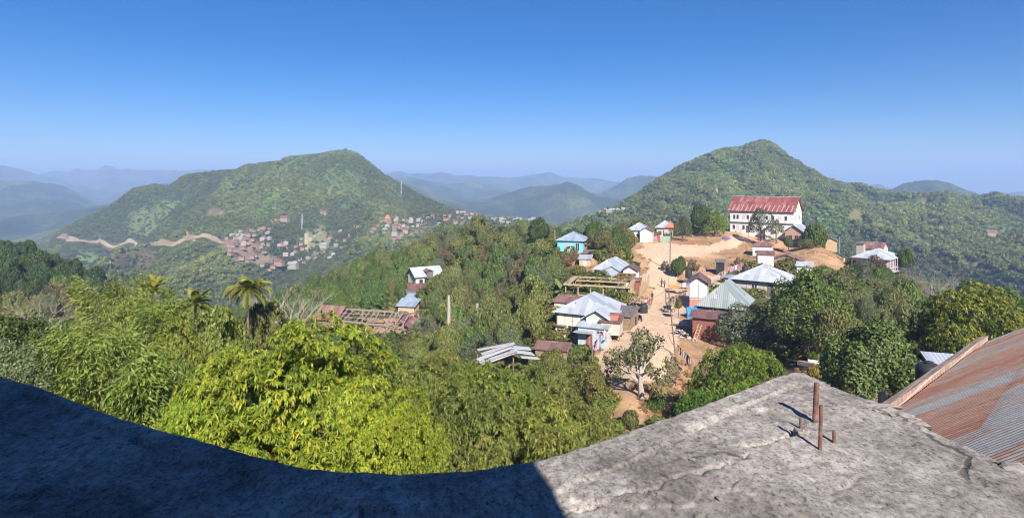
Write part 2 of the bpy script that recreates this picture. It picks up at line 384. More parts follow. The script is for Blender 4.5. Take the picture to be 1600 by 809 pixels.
def march(px, py, d0=20, d1=1600, off=0.0):
    """distance at which each pixel's sight line meets the land"""
    px = np.atleast_1d(np.asarray(px, float)); py = np.atleast_1d(np.asarray(py, float))
    ds = np.exp(np.linspace(math.log(d0), math.log(d1), 700)); res = np.full(px.shape, np.nan)
    for s in range(0, len(px), 800):
        p = px[s:s + 800, None]; q = py[s:s + 800, None]
        hit = (-(q - HY) / F * ds) < H((p - 800) / F * ds, np.broadcast_to(ds, (len(p), len(ds)))) + off
        k = hit.argmax(1); ok = hit.any(1); r = ds[k]; r[~ok] = np.nan; res[s:s + 800] = r
    return res

def inpoly(px, py, poly):
    px = np.asarray(px); py = np.asarray(py); r = np.zeros(px.shape, bool); n = len(poly); j = n - 1
    for i in range(n):
        xi, yi = poly[i]; xj, yj = poly[j]
        if yi != yj: r ^= ((yi > py) != (yj > py)) & (px < (xj - xi) * (py - yi) / (yj - yi) + xi)
        j = i
    return r

# ------------------------------------------------------------------ bare earth and cleared patches, fixed on the land
BARE = [([(918, 572), (945, 535), (966, 510), (985, 500), (978, 470), (992, 440), (985, 425), (960, 425), (978, 398), (984, 383), (1020, 373), (1060, 370), (1130, 352), (1180, 352), (1230, 372),
          (1300, 384), (1335, 405), (1330, 424), (1290, 432), (1240, 420), (1180, 415), (1160, 430), (1146, 442), (1090, 470), (1080, 500), (1150, 530), (1150, 565), (1105, 580), (1075, 605), (1060, 640),
          (1000, 678), (958, 668), (958, 625), (925, 596)], 45, 200),
        ([(1222, 575), (1255, 555), (1300, 566), (1320, 590), (1400, 610), (1400, 650), (1280, 650), (1220, 600)], 30, 72),
        ([(620, 492), (645, 488), (668, 498), (664, 518), (625, 520)], 100, 170),
        ([(560, 500), (640, 496), (650, 520), (560, 530)], 100, 150),
        ([(875, 398), (925, 402), (960, 425), (930, 440), (905, 425)], 120, 175)]
gpy = HY - Hg / gd * F
jx = gp + 9 * fbm(gx / 3, gd / 3, 3, 51) ; jy = gpy + 5 * fbm(gx / 3, gd / 3, 3, 55)
bare = np.zeros(gd.shape)
for poly, d0, d1 in BARE: bare = np.maximum(bare, inpoly(jx, jy, poly) & (gd > d0) & (gd < d1))
road_poly = [(925, 566), (955, 535), (985, 500), (1015, 478), (1020, 455), (1000, 435), (1015, 410), (995, 392), (1010, 380), (1060, 380), (1110, 384), (1140, 372), (1160, 363), (1180, 366), (1165, 380),
             (1125, 393), (1070, 404), (1045, 410), (1050, 430), (1075, 448), (1130, 425), (1150, 432), (1085, 470), (1060, 500), (1060, 545), (1040, 590), (1000, 600), (950, 585)]
road = (inpoly(jx, jy, road_poly) & (gd > 45) & (gd < 200)).astype(float)
PATCH = [  # px, py, rx, ry, colour : slips, cleared and burnt plots on the far slopes
    (208, 405, 42, 17, (0.19, 0.145, 0.09)), (288, 369, 6, 4, (0.45, 0.24, 0.14)), (302, 378, 4, 6, (0.42, 0.25, 0.16)), (135, 405, 18, 12, (0.16, 0.22, 0.06)), (270, 322, 25, 8, (0.14, 0.20, 0.05)),
    (235, 345, 40, 22, (0.12, 0.15, 0.05)), (338, 333, 14, 7, (0.22, 0.17, 0.09)), (435, 345, 10, 3, (0.60, 0.38, 0.2)), (480, 382, 5, 18, (0.45, 0.36, 0.2)), (500, 380, 20, 20, (0.2, 0.2, 0.09)),
    (440, 385, 10, 4, (0.48, 0.28, 0.18)), (375, 385, 30, 14, (0.33, 0.2, 0.15)), (400, 405, 40, 8, (0.30, 0.24, 0.16)), (606, 340, 6, 6, (0.60, 0.25, 0.12)), (625, 354, 5, 4, (0.55, 0.25, 0.15)), (620, 372, 12, 8, (0.36, 0.24, 0.17)),
    (1120, 300, 5, 5, (0.42, 0.34, 0.25)), (1110, 275, 6, 2, (0.5, 0.46, 0.4)), (1336, 338, 12, 10, (0.26, 0.22, 0.08)), (1362, 352, 22, 6, (0.18, 0.20, 0.06)), (1443, 317, 9, 6, (0.30, 0.24, 0.10)),
    (1458, 358, 3, 12, (0.38, 0.30, 0.2)), (1543, 371, 5, 3, (0.45, 0.25, 0.2)), (1525, 420, 12, 6, (0.38, 0.25, 0.17)), (1560, 360, 30, 12, (0.11, 0.16, 0.05)), (1420, 375, 20, 12, (0.12, 0.16, 0.05)),
    (530, 290, 50, 30, (0.11, 0.16, 0.045)), (520, 300, 26, 8, (0.16, 0.18, 0.06)), (590, 318, 20, 8, (0.15, 0.17, 0.06))]
farcol = np.stack([0.060 + 0 * gd, 0.08 + 0 * gd, 0.028 + 0 * gd], -1)
patchm = np.zeros(gd.shape)
for (cx, cy_, rx, ry, col) in PATCH:
    e = 1.15 - np.hypot((gp - cx) / rx, (gpy - cy_) / ry) + 0.5 * fbm(gx / 14, gd / 14, 3, int(cx))
    f = np.clip(e * 3, 0, 1) * (gd > 430) * (gd < 1300)
    farcol = farcol * (1 - f[..., None]) + np.array(col) * f[..., None]
    hot = 1.0 if col[0] > 0.2 else 0.45
    patchm = np.maximum(patchm, f * hot)
n1 = fbm(gx / 6, gd / 6, 4, 71)[..., None]; n2 = fbm(gx / 1.6, gd / 1.6, 3, 75)[..., None]
n3 = fbm(gx / .7, gd / .7, 3, 79)[..., None]
earth = np.array([0.56, 0.34, 0.19]) * (1 + 0.26 * n1) * (1 + .2 * n3)
dry = np.array([0.36, 0.215, 0.115]) * (1 + 0.35 * n2)
fl = np.clip(0.9 + 3 * n1, 0, 1)
bank = dry * fl + earth * (1 - fl)
lane = np.array([0.63, 0.445, 0.30]) * (1 + 0.14 * n1) * (1 + .12 * n3)
grass = np.array([0.10, 0.105, 0.035]) * (1 + 0.4 * n2)
rb = road[..., None]; bb = bare[..., None]
nearcol = grass * (1 - bb) + (lane * rb + bank * (1 - rb)) * bb
kf = np.clip((gd - 380) / 60, 0, 1)[..., None]
tcol = nearcol * (1 - kf) + farcol * kf
V = np.stack([gx, gd, Hg], -1).reshape(-1, 3)
ii = (np.arange(NR - 1)[:, None] * NC + np.arange(NC - 1)[None, :]).ravel()
quads = np.stack([ii, ii + 1, ii + NC + 1, ii + NC], -1)
m, t, b = newmat('land')
a = nd(t, 'ShaderNodeAttribute', attribute_name='Col')
r = ramp(t, noise(t, 1.7, 8, 0.7), [(0.3, (0.72, 0.70, 0.68)), (0.7, (1.15, 1.15, 1.15))])
t.links.new(mixc(t, 1.0, a.outputs['Color'], r.outputs[0], 'MULTIPLY'), b.inputs['Base Color']); b.inputs['Roughness'].default_value = 0.95
bump(t, b, noise(t, 2.5, 8, 0.7), 0.6, 0.15)
g = link('ground', npmesh('ground', V, [quads], tcol.reshape(-1, 3), m, True)); tag(g, kind='structure')

def grid_at(arr, x, y):
    c = np.clip((800 + F * x / y + 300) / 2200 * (NC - 1), 0, NC - 1).astype(int)
    r = np.clip((np.log(y) - GV[0]) / (GV[-1] - GV[0]) * (NR - 1), 0, NR - 1).astype(int)
    return arr[r, c]

# ------------------------------------------------------------------ far ridges
m, t, b = newmat('wooded_ridge')
n = noise(t, 0.006, 7, 0.6, 'Object')
r = ramp(t, n, [(0.35, (0.028, 0.046, 0.018)), (0.5, (0.065, 0.095, 0.03)), (0.64, (0.15, 0.18, 0.065))])
r2 = ramp(t, noise(t, 0.09, 4, 0.7), [(0.3, (0.5, 0.5, 0.5)), (0.7, (1.35, 1.35, 1.35))])
t.links.new(mixc(t, 1.0, r.outputs[0], r2.outputs[0], 'MULTIPLY'), b.inputs['Base Color']); b.inputs['Roughness'].default_value = 1
bump(t, b, noise(t, 0.07, 5, 0.75), 1.0, 12)
M['ridge'] = m
def ridge(crest, d, front, seed, relief=0.16, base=-162, slant=0):
    cp = np.array([c[0] for c in crest], float); cq = np.array([c[1] for c in crest], float)
    nu = int((cp[-1] - cp[0]) / 2.0) + 2; nv = 110
    px = np.linspace(cp[0], cp[-1], nu); py = np.interp(px, cp, cq) + 0.9 * fbm(px / 9, px * 0 + seed, 3, seed) + 1.3 * fbm(px / 26, px * 0 + seed, 2, seed + 40)
    dd = d + slant * (px - px.mean()) / 100 + 0.05 * d * fbm(px / 130, px * 0 + seed, 2, seed + 3)
    zc = -(py - HY) / F * dd; xs = (px - 800) / F * dd
    v = np.concatenate([np.linspace(-1, 0, 80), np.linspace(0.05, 0.6, 30)])
    X = xs[None, :] * (1 + v[:, None] * front / d); Y = dd[None, :] + v[:, None] * front
    fall = np.where(v < 0, (-v) ** 0.85, v * 1.4)[:, None]
    wob = 1 - np.abs(fbm(X / (front * 0.32) + Y / (front * 1.1), Y / (front * 0.8), 4, seed + 7)) * 2.2
    Hh = zc[None, :] - base
    Z = base + Hh * np.clip(1 - fall, 0, 1) + Hh * relief * 1.7 * (wob - 0.5) * np.clip(np.abs(v) * 5, 0, 1)[:, None] * np.clip(1.05 - fall, 0, 1)
    i = (np.arange(nv - 1)[:, None] * nu + np.arange(nu - 1)[None, :]).ravel()
    me = npmesh('distant_hill', np.stack([X, Y, Z], -1).reshape(-1, 3), [np.stack([i, i + 1, i + nu + 1, i + nu], -1)], None, M['ridge'], True)
    return tag(link('distant_hill', me), kind='structure')
ridge([(-120, 350), (0, 338), (60, 331), (110, 329), (150, 322), (220, 318), (300, 330)], 1750, 600, 1, 0.3)
ridge([(-160, 268), (-60, 278), (0, 281), (60, 284), (95, 291), (125, 303), (150, 318), (175, 332), (230, 345)], 2600, 900, 2, 0.25)
ridge([(60, 345), (130, 328), (180, 302), (220, 292), (260, 287), (330, 281), (420, 285)], 3300, 900, 3, 0.25)
ridge([(-180, 250), (-60, 255), (0, 258), (30, 264), (58, 272), (100, 284), (150, 296), (220, 300)], 4300, 1300, 4, 0.2)
ridge([(20, 280), (60, 273), (90, 266), (108, 268), (120, 263), (132, 267), (152, 265), (163, 258.5), (172, 260), (185, 265), (200, 263.5), (222, 266), (250, 266), (280, 267), (320, 265), (360, 266), (420, 270)], 5600, 1600, 5, 0.2)
ridge([(570, 275), (600, 272), (626, 267), (640, 271), (652, 270), (670, 272), (690, 268), (710, 274), (740, 275), (770, 276), (800, 277), (830, 274), (845, 271.5), (860, 270), (875, 274), (900, 278), (925, 278), (950, 283), (1000, 288), (1080, 290)], 5200, 1500, 6, 0.22)
ridge([(560, 280), (600, 279), (640, 276), (660, 281), (700, 289), (740, 284), (790, 295), (860, 300), (940, 305)], 3400, 1100, 7, 0.25)
ridge([(560, 300), (620, 283), (660, 298), (700, 309), (760, 318), (800, 328), (900, 340)], 2100, 700, 8, 0.25)
ridge([(700, 325), (740, 316), (780, 306), (810, 296), (830, 291), (850, 290), (872, 288), (886, 283.5), (900, 288), (915, 297), (940, 305), (970, 312), (1030, 320)], 2250, 900, 9, 0.28)
ridge([(900, 312), (935, 303), (960, 291), (980, 279), (1000, 274), (1020, 275), (1040, 279), (1080, 286), (1130, 292)], 2800, 800, 10, 0.2)
ridge([(1300, 296), (1350, 291), (1368, 288), (1382, 292), (1400, 297), (1440, 304)], 3800, 900, 11, 0.2)
ridge([(1340, 318), (1385, 300), (1410, 288), (1430, 283), (1460, 281.5), (1485, 286), (1510, 296), (1540, 307), (1600, 320)], 1700, 450, 12, 0.2)
ridge([(1520, 306), (1560, 302), (1600, 299.5), (1650, 297), (1760, 290), (1900, 290)], 3600, 900, 13, 0.2)

# haze
hz = MB().box(-14000, 14000, -60, 12050, -164, 205)
m = bpy.data.materials.new('haze'); m.use_nodes = True; m.node_tree.nodes.clear()
o = m.node_tree.nodes.new('ShaderNodeOutputMaterial'); pv = m.node_tree.nodes.new('ShaderNodeVolumePrincipled')
pv.inputs['Color'].default_value = (0.47, 0.64, 1.0, 1); pv.inputs['Density'].default_value = 0.00029; pv.inputs['Anisotropy'].default_value = 0.0
m.node_tree.links.new(pv.outputs[0], o.inputs['Volume'])
tag(hz.build('haze', m), kind='stuff')

# ------------------------------------------------------------------ foliage
def unit(v): return v / (np.linalg.norm(v, axis=-1, keepdims=True) + 1e-9)

def lobes_points(rng, n, nl, lobe=(0.34, 0.52), flat=0.5):
    """points over the bumpy outside of a crown of lobes; crown fits radius 1, z 0..1"""
    d = unit(rng.normal(size=(nl, 3))); d[:, 2] = np.abs(d[:, 2]) * 0.9 - 0.25
    rad = rng.uniform(*lobe, nl); c = d * (1 - rad)[:, None] * rng.uniform(0.62, 1.12, nl)[:, None]
    P_, N_ = [], []; got = 0
    while got < n:
        k = rng.choice(nl, size=n, p=rad ** 2 / (rad ** 2).sum()); u = unit(rng.normal(size=(n, 3)))
        p = c[k] + u * (rad[k] * rng.uniform(0.72, 1.06, n))[:, None]
        dist = np.linalg.norm(p[:, None, :] - c[None], axis=2) / rad[None]
        dist[np.arange(n), k] = 9
        keep = (dist.min(1) > 0.80) & (u[:, 2] > -0.75)
        P_.append(p[keep]); N_.append(u[keep]); got += keep.sum()
    p = np.concatenate(P_)[:n]; u = np.concatenate(N_)[:n]
    z = p[:, 2]; lo, hi = z.min(), np.quantile(z, .9985)
    p = p.copy(); p[:, 2] = (z - lo) / (hi - lo); p[:, :2] /= np.quantile(np.hypot(p[:, 0], p[:, 1]), .99)
    return p, u

def rosette_crown(name, seed, n, per, size, nl, L, W, cols, droop=0.62, tone=None, lobe=(0.2, 0.36), thin=None):
    """drooping long leaves in whorls; size = (rx, rz) metres used for the leaf scale, mesh itself in unit crown coordinates"""
    rng = np.random.default_rng(seed); p, u = lobes_points(rng, n, nl, lobe)
    if thin is not None:
        kp = fbm(p[:, 0] * 4.2 + seed, p[:, 2] * 5 + p[:, 1] * 4.2, 3, seed + 5) < thin; cc_ = np.array([0, 0, .42]); p = p.copy(); p[kp] = cc_ + (p[kp] - cc_) * rng.uniform(.62, .8, (kp.sum(), 1))      # hollows between the boughs
    S = np.array([size[0], size[0], size[1]]); u_ = p
    p = p * S; o = unit(u + np.array([0, 0, 0.55]) + rng.normal(size=(n, 3)) * 0.25)
    o = np.repeat(o, per, 0); b = np.repeat(p, per, 0)
    q = rng.normal(size=o.shape); tng = unit(q - (q * o).sum(1, keepdims=True) * o)
    N = len(o); a = rng.uniform(0.6, 1.5, N)[:, None]
    d0 = unit(o * np.cos(a) + tng * np.sin(a)); ll = (L * rng.uniform(0.65, 1.2, N))[:, None]
    d1 = unit(d0 + np.array([0, 0, -droop]) * rng.uniform(0.5, 1.3, N)[:, None])
    d2 = unit(d1 + np.array([0, 0, -droop]) * rng.uniform(0.6, 1.6, N)[:, None])
    sd = unit(np.cross(d0, np.array([0, 0, 1.0]) + 0.35 * rng.normal(size=(N, 3)))) * W
    m1 = b + d1 * ll * 0.5; tip = m1 + d2 * ll * 0.5
    V = np.stack([b - sd * 0.25, b + sd * 0.25, m1 + sd, m1 - sd, tip], 1)
    base = np.arange(N)[:, None] * 5
    fq = base + np.array([0, 1, 2, 3]); ft = base + np.array([3, 2, 4])
    lt = 1 + .45 * fbm(u_[:, 0] * 3.1 + seed, u_[:, 1] * 3.1 + u_[:, 2] * 4, 3, seed)
    cl = np.array(cols)[np.repeat(rng.choice(len(cols), n, p=tone), per)] * rng.uniform(0.75, 1.25, N)[:, None] * np.repeat(lt, per)[:, None]
    cl = np.repeat(cl, 5, 0)
    return npmesh(name, (V / S).reshape(-1, 3), [fq, ft], cl, None)

def leaf_crown(name, seed, n, nl, S, L, W, cols, lobe=(0.34, 0.52), thin=0.0, tone=None):
    """crown of small bent leaf sprays"""
    rng = np.random.default_rng(seed); p, u = lobes_points(rng, n, nl, lobe)
    if thin:
        k = fbm(p[:, 0] * 3 + seed, p[:, 2] * 3 + p[:, 1] * 2, 2, seed) > -0.25 + thin; p = p[k]; u = u[k]
    N = len(p); S = np.array([S[0], S[0], S[1]]); p = p * S
    nrm = unit(u + rng.normal(size=(N, 3)) * 0.55 + np.array([0, 0, 0.25]))
    q = rng.normal(size=(N, 3)); t1 = unit(q - (q * nrm).sum(1, keepdims=True) * nrm); t2 = np.cross(nrm, t1)
    s = rng.uniform(0.6, 1.35, N)[:, None]
    t1 = t1 * L * s; t2 = t2 * W * s; bend = nrm * (L * 0.25) * s
    V = np.stack([p - t1 - bend, p + t2 * 0.9, p + t1 - bend, p - t2 * 1.1], 1)
    f = np.arange(N)[:, None] * 4 + np.array([0, 1, 2, 3])
    cl = np.array(cols)[rng.choice(len(cols), N, p=tone)] * rng.uniform(0.7, 1.3, N)[:, None]
    return npmesh(name, (V / S).reshape(-1, 3), [f[:, [0, 1, 3]], f[:, [1, 2, 3]]], np.repeat(cl, 4, 0), None)

def trunk_mesh(name, seed, r=0.045, nb=5, spread=0.42, lean=0.05, up=0.95, wig=0.03, at=(2, 3, 3, 4, 5), rise=1.0):
    """unit tree skeleton: height 1, limbs reach 'spread'"""
    rng = random.Random(seed); mb = MB()
    pts = [(0, 0, -0.06)]; x = y = 0
    for k in range(1, 6):
        x += rng.uniform(-wig, wig) + lean * 0.2; y += rng.uniform(-wig, wig); pts.append((x, y, up * k / 6))
    mb.tube(pts, [r * (1.25 - 0.17 * k) for k in range(6)])
    for k in range(nb):
        i = rng.choice(at); s = np.array(pts[i]); a = 2 * pi * (k + rng.random() * 0.6) / nb
        e1 = s + np.array([cos(a) * spread * 0.45, sin(a) * spread * 0.45, 0.14 * rise]); e2 = e1 + np.array([cos(a + .3) * spread * 0.5, sin(a + .3) * spread * 0.5, 0.16 * rise])
        mb.tube([s, e1, e2], [r * 0.55, r * 0.36, r * 0.12], 5)
        e3 = e1 + np.array([cos(a - .8) * spread * 0.4, sin(a - .8) * spread * 0.4, 0.2 * rise]); mb.tube([e1, e3], [r * 0.3, r * 0.08], 4)
    return mb.mesh(name)

GREEN = [(0.085, 0.125, 0.026), (0.12, 0.165, 0.032), (0.058, 0.09, 0.022)]
OLIVE = [(0.15, 0.155, 0.045), (0.12, 0.135, 0.04), (0.19, 0.18, 0.06), (0.085, 0.10, 0.03)]
GREYG = [(0.12, 0.14, 0.075), (0.155, 0.17, 0.095), (0.085, 0.105, 0.055)]
YELLOW = [(0.215, 0.275, 0.026), (0.28, 0.315, 0.03), (0.12, 0.18, 0.02), (0.32, 0.31, 0.04)]
MANGO2 = [(0.17, 0.20, 0.038), (0.22, 0.235, 0.05), (0.11, 0.145, 0.028), (0.28, 0.26, 0.07)]
BRIGHT = [(0.14, 0.21, 0.02), (0.18, 0.25, 0.026), (0.095, 0.155, 0.018)]
BROWN = [(0.16, 0.105, 0.06), (0.12, 0.09, 0.05), (0.11, 0.10, 0.04)]
BAMB = [(0.22, 0.26, 0.045), (0.17, 0.22, 0.04), (0.28, 0.29, 0.08)]

CR = {
    'green_a': leaf_crown('crown', 11, 5200, 16, (4, 3.4), 0.20, 0.12, GREEN), 'green_b': leaf_crown('crown', 12, 5200, 13, (4, 3.8), 0.20, 0.12, GREEN),
    'green_c': leaf_crown('crown', 13, 4200, 20, (4, 3.2), 0.22, 0.13, GREEN, (0.25, 0.42)), 'olive_a': leaf_crown('crown', 14, 4600, 18, (4, 3.4), 0.18, 0.10, OLIVE, (0.26, 0.44)),
    'olive_b': leaf_crown('crown', 15, 4200, 14, (4, 3.6), 0.20, 0.10, OLIVE, thin=0.05), 'grey': leaf_crown('crown', 16, 4600, 22, (4, 7), 0.17, 0.09, GREYG, (0.22, 0.38), thin=0.1),
    'bright': rosette_crown('crown', 17, 900, 9, (3.6, 6), 16, 0.34, 0.05, BRIGHT), 'brown': leaf_crown('crown', 18, 3600, 16, (4, 3.4), 0.18, 0.10, BROWN, (0.25, 0.4), thin=0.12),
    'shrub': leaf_crown('crown', 19, 1900, 12, (1.3, 1.1), 0.11, 0.06, OLIVE, (0.3, 0.5)), 'shrub_green': leaf_crown('crown', 20, 1900, 12, (1.3, 1.1), 0.11, 0.06, GREEN, (0.3, 0.5)),
    'sparse': leaf_crown('crown', 23, 6500, 34, (4, 4), 0.13, 0.075, GREYG + OLIVE, (0.16, 0.3), thin=0.12),
    'dense': leaf_crown('crown', 24, 12000, 30, (5, 9), 0.17, 0.10, GREEN, (0.24, 0.42)), 'dense_b': leaf_crown('crown', 25, 10000, 26, (4, 7), 0.16, 0.09, [(0.10, 0.145, 0.04), (0.14, 0.19, 0.06), (0.065, 0.10, 0.028)], (0.26, 0.44)),
    'mango': rosette_crown('crown', 26, 8200, 13, (4.2, 5.2), 48, 0.20, 0.021, YELLOW, tone=[0.42, 0.27, 0.26, 0.05], lobe=(0.12, 0.31), thin=-.16),
    'mango_dark_a': rosette_crown('crown', 27, 1900, 11, (2.6, 3.5), 34, 0.25, 0.026, MANGO2, tone=[0.4, 0.3, 0.22, 0.08], thin=-.2), 'mango_dark_b': rosette_crown('crown', 28, 1900, 11, (2.6, 3.5), 28, 0.25, 0.026, MANGO2, tone=[0.35, 0.3, 0.3, 0.05], thin=-.2),
    'mango_mid': rosette_crown('crown', 29, 3000, 10, (4.4, 6), 40, 0.30, 0.038, [(0.15, 0.22, 0.026), (0.20, 0.26, 0.032), (0.085, 0.13, 0.02)]),
    'mango_right': rosette_crown('crown', 30, 3400, 10, (5.2, 6.8), 44, 0.30, 0.04, [(0.21, 0.225, 0.028), (0.145, 0.18, 0.025), (0.28, 0.27, 0.045), (0.085, 0.115, 0.02)]),
}
TR = {k: trunk_mesh('trunk', 40 + i, 0.04 + 0.008 * (i % 2)) for i, k in enumerate('abcd')}
TALL = trunk_mesh('trunk', 71, 0.045, 6, 0.36, at=(5, 5), rise=.35, wig=.015); TALL.materials.append(M['bark'])
for me in list(CR.values()): me.materials.append(M['leaf'])
for me in TR.values(): me.materials.append(M['bark'])
PALETR = trunk_mesh('trunk', 60, 0.06, 8, 0.5, 0.06); PALETR.materials.append(M['palebark'])

trng = random.Random(5)
PLACED = []
def tree(label, kind, x, y, width, height, name='tree', cat='tree', group=None, clear=0.22, crown_h=None, tint=None, trunk=None, zbase=None, rot=None):
    """tree of real size at a point of the land: trunk with limbs, crown"""
    z = float(H(x, y)) if zbase is None else zbase
    root = empty(name, (x, y, z), trng.uniform(0, 6.28) if rot is None else rot, label, cat, group)
    ch = crown_h or height * (1 - clear)
    c = link('crown', CR[kind], root); c.location = (0, 0, height - ch); c.scale = (width / 2, width / 2, ch)
    v = trng.uniform(0.85, 1.15); tt = tint or (1, 1, 1)
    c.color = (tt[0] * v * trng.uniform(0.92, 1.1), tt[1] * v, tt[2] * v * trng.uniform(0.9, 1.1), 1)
    hh = height - ch * (0.35 if height <= ch * 1.5 else .55); s = min(hh, width * (1.1 if height <= ch * 1.5 else .9)); pick_ = TR[trng.choice('abcd')]
    tk = link('trunk', (TALL if height > ch * 1.5 else pick_) if trunk is None else trunk, root)
    tk.scale = (s, s, hh)
    PLACED.append((x, y, width))
    return root

def ptree(label, kind, px, top, d, wpx, hmin=2.0, hmax=13, **kw):
    """tree whose top shows at pixel (px, top) and that stands d metres off"""
    x, y, zt = P(px, top, d); h = float(zt - H(x, y)); width = wpx / F * d
    h = max(hmin, min(h, hmax))
    return tree(label, kind, x, y, width, h, **kw)

# ------------------------------------------------------------------ the roof terrace we stand on
SLAB_Z = -1.6
edge_px = [(0, 590), (60, 607), (130, 636), (200, 660), (300, 690), (400, 717), (470, 732), (540, 741), (640, 742), (740, 738), (833, 724), (890, 708), (960, 684), (1030, 660), (1100, 634), (1170, 606), (1225, 588), (1245, 583), (1256, 584),
           (1300, 606), (1345, 624), (1390, 642), (1470, 680), (1540, 711), (1600, 741)]
out = [P(a, b_, SLAB_Z / (-(b_ - HY) / F))[:2] for a, b_ in edge_px]
out = [np.array(p) for p in out]
poly = [np.array((-9.5, -6)), np.array((-9.5, 6.6)), np.array((-6.4, 6.1))] + out + [np.array((3.15, 2.6)), np.array((3.5, 1.0)), np.array((3.7, -6))]
# resample
op = []
for i in range(len(poly)):
    a, b_ = poly[i], poly[(i + 1) % len(poly)]; L = np.linalg.norm(b_ - a)
    k = max(1, int(L / (0.018 if 3 <= i < 27 else 0.2)))
    for j in range(k): op.append(a + (b_ - a) * j / k)
op = np.array(op); NO = len(op); s_ = np.arange(NO)
cen = np.array([0.25, 0.8])
rad = op - cen; rl = np.linalg.norm(rad, axis=1, keepdims=True)
jit = 0.022 * fbm(op[:, 0] * 3.2, op[:, 1] * 3.2, 4, 91) + 0.010 * fbm(op[:, 0] * 22, op[:, 1] * 22, 2, 93)
rad = rad * (1 + jit[:, None] / rl * 1.0)
tt = np.concatenate([np.linspace(0.02, 0.35, 30), np.linspace(0.36, 0.985, 210), [0.991, 0.996, 1.0, 1.0, 1.0]])
X = cen[0] + rad[None, :, 0] * tt[:, None]; Y = cen[1] + rad[None, :, 1] * tt[:, None]
Z = SLAB_Z + 0.016 * fbm(X * 1.3, Y * 1.3, 3, 95) + 0.006 * fbm(X * 6, Y * 6, 4, 97) + 0.004 * fbm(X * 30, Y * 30, 3, 99)
de = (1 - tt)[:, None] * rl[None, :, 0]                       # distance to the edge
wob = 0.05 * fbm(X * 1.6, Y * 1.6, 3, 101)
band = np.clip((0.40 + wob - de) / 0.05, 0, 1)                # raised border strip
Z = Z + 0.022 * band + 0.012 * np.exp(-((de - 0.40 - wob) / 0.03) ** 2)
slab2 = fbm(X * 0.9 + 7, Y * 0.9, 4, 105)                     # broken layers of old screed
Z = Z + 0.012 * np.clip((slab2 - 0.12) / 0.03, 0, 1) * (1 - band)
def crack(px_pts, depth, width, seed):
    global Z
    q = [P(a_, b_, 1.6 * F / (b_ - HY))[:2] for a_, b_ in px_pts]; best = np.full(X.shape, 9.)
    for a_, b_ in zip(q, q[1:]):
        ab = b_ - a_; t_ = np.clip(((X - a_[0]) * ab[0] + (Y - a_[1]) * ab[1]) / (ab @ ab), 0, 1)
        best = np.minimum(best, np.hypot(X - a_[0] - t_ * ab[0] + .05 * fbm(X * 7, Y * 7, 3, seed), Y - a_[1] - t_ * ab[1] + .05 * fbm(X * 7 + 4, Y * 7, 3, seed + 1)))
    Z = Z - depth * np.exp(-(best / width) ** 2) * np.clip(.4 + fbm(X * 3, Y * 3, 2, seed + 2) * 2, 0, 1)
crack([(850, 812), (960, 788), (1060, 748), (1130, 735), (1190, 700), (1240, 672)], .03, .013, 501); crack([(1085, 812), (1130, 772), (1160, 745)], .025, .012, 511); crack([(150, 668), (205, 680), (245, 706), (300, 700)], .05, .025, 521)
crack([(-20, 700), (60, 765), (120, 786), (150, 812)], .06, .04, 531); crack([(648, 748), (655, 790)], .03, .018, 541); crack([(722, 742), (728, 775)], .03, .018, 551); crack([(1300, 770), (1400, 740), (1520, 790)], .02, .016, 561)
chips = np.clip((fbm(op[:, 0] * 5, op[:, 1] * 5, 3, 107) - 0.05) * 3, 0, 1)[None, :]
Z[-5] -= 0.004; Z[-4] -= 0.012 + 0.02 * chips[0]; Z[-3] -= 0.03 + 0.03 * chips[0]; Z[-2] -= 0.10; Z[-1] -= 0.34
nt_ = len(tt); Vs = np.stack([X, Y, Z], -1).reshape(-1, 3)
i0 = (np.arange(nt_ - 1)[:, None] * NO + np.arange(NO)[None, :]).ravel(); i1 = (np.arange(nt_ - 1)[:, None] * NO + (np.arange(NO)[None, :] + 1) % NO).ravel()
qs = np.stack([i0, i0 + NO, i1 + NO, i1], -1)
m, t, b = newmat('old_concrete')
big = noise(t, 0.9, 7, 0.62); mid = noise(t, 6.5, 8, 0.75, stretch=(1, .75, 1)); fine = noise(t, 46, 5, 0.8, stretch=(1, .7, 1))
c1 = ramp(t, mid, [(0.30, (0.185, 0.162, 0.146)), (0.5, (0.295, 0.265, 0.24)), (0.72, (0.41, 0.375, 0.34))]).outputs[0]
st = ramp(t, big, [(0.38, (0.60, 0.58, 0.58)), (0.54, (1.0, 1.0, 1.0)), (0.72, (1.22, 1.2, 1.18))]).outputs[0]
c = mixc(t, 1.0, c1, st, 'MULTIPLY')
sp = ramp(t, fine, [(0.36, (0.30, 0.29, 0.29)), (0.47, (1, 1, 1)), (0.66, (1.12, 1.12, 1.12)), (0.73, (1.6, 1.6, 1.6))]).outputs[0]
c = mixc(t, 1.0, c, sp, 'MULTIPLY')
# pale lime patches, dark lichen, brick-red scraps
lm = ramp(t, noise(t, 2.1, 7, 0.7), [(0.60, (0, 0, 0)), (0.70, (1, 1, 1))]).outputs[0]
c = mixc(t, 0.0, c, (0.62, 0.60, 0.585)); ml = c.node
sc_ = nd(t, 'ShaderNodeMath', operation='MULTIPLY'); sc_.inputs[1].default_value = 0.4
t.links.new(lm, sc_.inputs[0]); t.links.new(sc_.outputs[0], ml.inputs[0])
tc = nd(t, 'ShaderNodeTexCoord'); nn = nd(t, 'ShaderNodeTexNoise'); nn.inputs['Scale'].default_value = 2.2; nn.inputs['Detail'].default_value = 5
mxv = nd(t, 'ShaderNodeMix', data_type='VECTOR'); mxv.inputs[0].default_value = 0.22
t.links.new(tc.outputs['Object'], nn.inputs[0]); t.links.new(tc.outputs['Object'], mxv.inputs[4]); t.links.new(nn.outputs['Color'], mxv.inputs[5])
